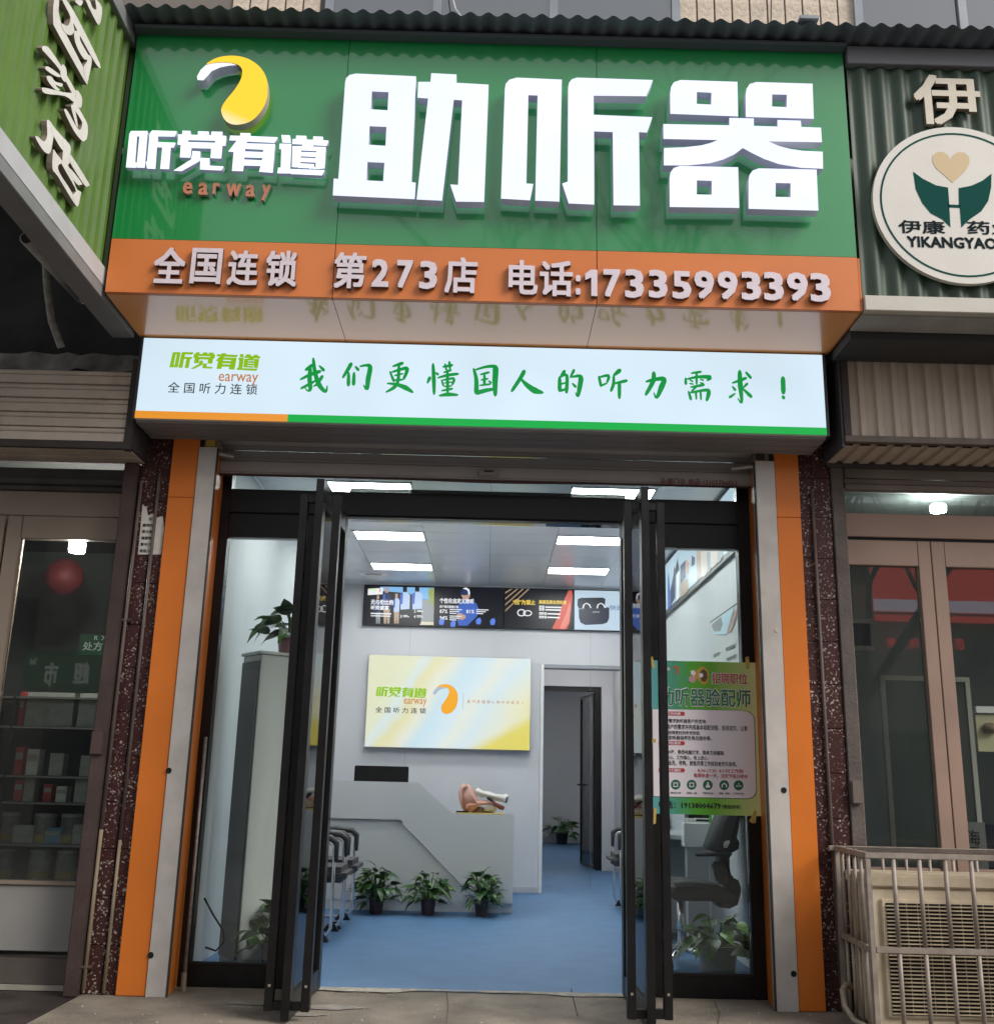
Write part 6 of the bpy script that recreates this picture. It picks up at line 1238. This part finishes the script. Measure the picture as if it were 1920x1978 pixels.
MB().add([(s_a[0],s_a[1],ct-.026),(s_a[0]+.026,s_a[1],ct-.026),(s_b[0]+.026,s_b[1],ct-.026),(s_b[0],s_b[1],ct-.026),(s_a[0],s_a[1],ct),(s_a[0]+.026,s_a[1],ct),(s_b[0]+.026,s_b[1],ct),(s_b[0],s_b[1],ct)],[(0,3,2,1),(4,5,6,7),(0,1,5,4),(1,2,6,5),(2,3,7,6),(3,0,4,7)]).obj('side_rail', M_steel, cg)
MB().add([(s_a[0],s_a[1],.363),(s_a[0]+.024,s_a[1],.363),(s_b[0]+.024,s_b[1],.363),(s_b[0],s_b[1],.363),(s_a[0],s_a[1],.39),(s_a[0]+.024,s_a[1],.39),(s_b[0]+.024,s_b[1],.39),(s_b[0],s_b[1],.39)],[(0,3,2,1),(4,5,6,7),(0,1,5,4),(1,2,6,5),(2,3,7,6),(3,0,4,7)]).obj('side_rail', M_steel, cg)
for k in range(11):
    x = 1.929+.1226*k; MB().tube([(x,cyf+.013,.001),(x,cyf+.013,.362)], .011, 8).obj('bar', M_steel, cg, smooth=True); MB().tube([(x,cyf+.013,.3915),(x,cyf+.013,ct-.0265)], .011, 8).obj('bar', M_steel, cg, smooth=True)
    MB().tube([(x+.02,cyb-.015,.4),(x+.02,cyb-.015,ct-.0265)], .009, 8).obj('back_bar', M_steel, cg, smooth=True)
for k in range(4):
    f = (k+.8)/4.6; x = s_a[0]+(s_b[0]-s_a[0])*f+.012; yy = s_a[1]+(s_b[1]-s_a[1])*f; MB().tube([(x,yy,.001),(x,yy,.3625)], .0095, 8).obj('side_bar', M_steel, cg, smooth=True); MB().tube([(x,yy,.3905),(x,yy,ct-.0265)], .0095, 8).obj('side_bar', M_steel, cg, smooth=True)
for k in range(3): yy = cyf+.09+k*.13; box('roof_tube', cx0+.03,3.3,yy,yy+.03,ct-.02,ct+.004, mat('bright steel tube', (.62,.58,.54), .22, metal=1, var=.1, scale=10), cg, bevel=.006)
hsx = thing('drain_hose', 'beige corrugated drain hose looping by the cage corner', 'hose', (1.8,-.5,0)); MB().tube([(1.84,-.42,.14),(1.80,-.45,.16),(1.765,-.5,.14),(1.755,-.55,.08),(1.775,-.62,.03),(1.81,-.72,.018)], .013, 10).obj('hose', mat('beige hose', (.32,.27,.2), .6, var=.2, scale=30), hsx, smooth=True)

# ================================================================== across the street (seen only in reflections)
ob = thing('opposite_building', 'grey apartment block with shops across the street, mirrored in the glass', 'building', (0,-17,-.46))
box('wall', -16,16,-17.6,-17,-.46,7.4, mat('opposite render', (.30,.29,.27), .9, var=.15, scale=1), ob)
M_owin = mat('opposite glass', (.03,.035,.04), .1, spec=.8)
for k in range(10):
    for z in (4.0,6.2): box('window', -14.6+3.05*k,-13.0+3.05*k,-16.995,-16.98,z-.7,z+.75, M_owin, ob)
for k in range(6): box('shop_window', -14.5+5.0*k,-10.4+5.0*k,-16.995,-16.98,-.2,2.3, M_owin, ob)
# supermarket sign and red LED poster opposite: their mirror images show in the neighbours' door glass
OY = -16.5
def mirror(px, py, Y0=-.086): w = PY(px, py, 2*Y0-OY); return w
a = mirror(40,1330); b = mirror(255,1262)
sm = thing('supermarket_sign', 'dark green supermarket sign across the street mirrored in the pharmacy glass', 'sign', ((a.x+b.x)/2,OY,a.z)); box('board', a.x,b.x+1,OY-.1,OY,a.z,b.z, mat('supermarket green', (.01,.10,.05), .5, emit=.12, ec=(.02,.22,.10)), sm)
M_sgl = emat('supermarket lit white', (.6,.65,.6), .5)
for ch, xa, xb, ya_, yb_ in (('市',83,115,1280,1325),('超',141,176,1280,1322),('24',58,72,1273,1284)):
    p = mirror(xa,yb_); q = mirror(xb,ya_)
    link('character', text_mesh(ch, (q.x,OY+.01,p.z), (-1,0,0), (0,0,1), fit=(q.x-p.x,q.z-p.z), depth=.03, bold=.03, name='character'), M_sgl, sm)
a = mirror(1688,1180); b = mirror(1920,1095)
rp_ = thing('red_street_screen', 'large red advertising screen across the street mirrored in the brown doors', 'billboard', ((a.x+b.x)/2,OY,a.z)); box('screen', a.x,b.x+1.5,OY-.1,OY,a.z,b.z, emat('red screen', (.75,.07,.06), 1.1), rp_); box('white_strip', a.x,b.x+1.5,OY+.001,OY+.02,a.z,a.z+(b.z-a.z)*.25, emat('screen lilac', (.6,.5,.62), 1.2), rp_); box('red_edge', a.x,b.x+1.5,OY+.001,OY+.03,a.z-.22,a.z-.08, emat('red screen', (.75,.07,.06), 1.1), rp_)
lt = thing('led_ticker', 'red LED ticker text across the street mirrored in the brown doors', 'LED sign', (8,OY,2))
M_led = emat('red LED', (1.,.04,.05), 1.4)
for ch, px in (('院',1764),('免',1743),('费',1721),('医',1851)):
    p = mirror(px-9,1252+(px-1720)*.02); q = mirror(px+9,1233+(px-1720)*.02)
    link('character', text_mesh(ch, (q.x,OY+.02,p.z), (-1,0,0), (0,0,1), fit=(q.x-p.x,q.z-p.z), name='character'), M_led, lt)
# bare street trees behind the camera
def bare_tree(label, loc, h, seed):
    r = random.Random(seed); t = thing('bare_tree', label, 'tree', loc, 'bare winter street trees'); mb = MB(); tr_ = MB()
    def grow(p, d, L, rad, lev, m):
        pts = [p]; rs_ = [rad]
        for k in range(3):
            d = (d+Vector((r.uniform(-.18,.18),r.uniform(-.18,.18),r.uniform(-.05,.12)))).normalized(); p = p+d*L/3; pts.append(p); rs_.append(rad*(1-.13*(k+1)))
        m.tube(pts, rs_, 6 if lev < 2 else 4, cap=False)
        if lev < 5:
            for k in range(3 if lev else 5):
                a = r.uniform(0,2*math.pi); sp = r.uniform(.4,.95); e = Vector((math.cos(a)*sp, math.sin(a)*sp, r.uniform(.35,.9))); nd = (d*.55+e).normalized()
                grow(p if k else p, nd, L*r.uniform(.6,.8), rad*.56, lev+1, mb)
    grow(Vector((0,0,0)), Vector((0,0,1)), h*.32, .13, 0, tr_)
    M_bark = mat('grey bark', (.06,.05,.045), .9, var=.3, scale=8)
    tr_.obj('trunk', M_bark, t, local=True); mb.obj('crown', M_bark, t, local=True)
bare_tree('leafless street tree behind the viewpoint, mirrored in the sign and doors', (5.4,-8.0,-.46), 8.5, 4)
bare_tree('tall leafless street tree mirrored in the big green sign', (1.9,-8.6,-.46), 11.5, 6)
bare_tree('leafless forked street tree mirrored in the left side window', (-2.9,-8.8,-.46), 8.0, 9)
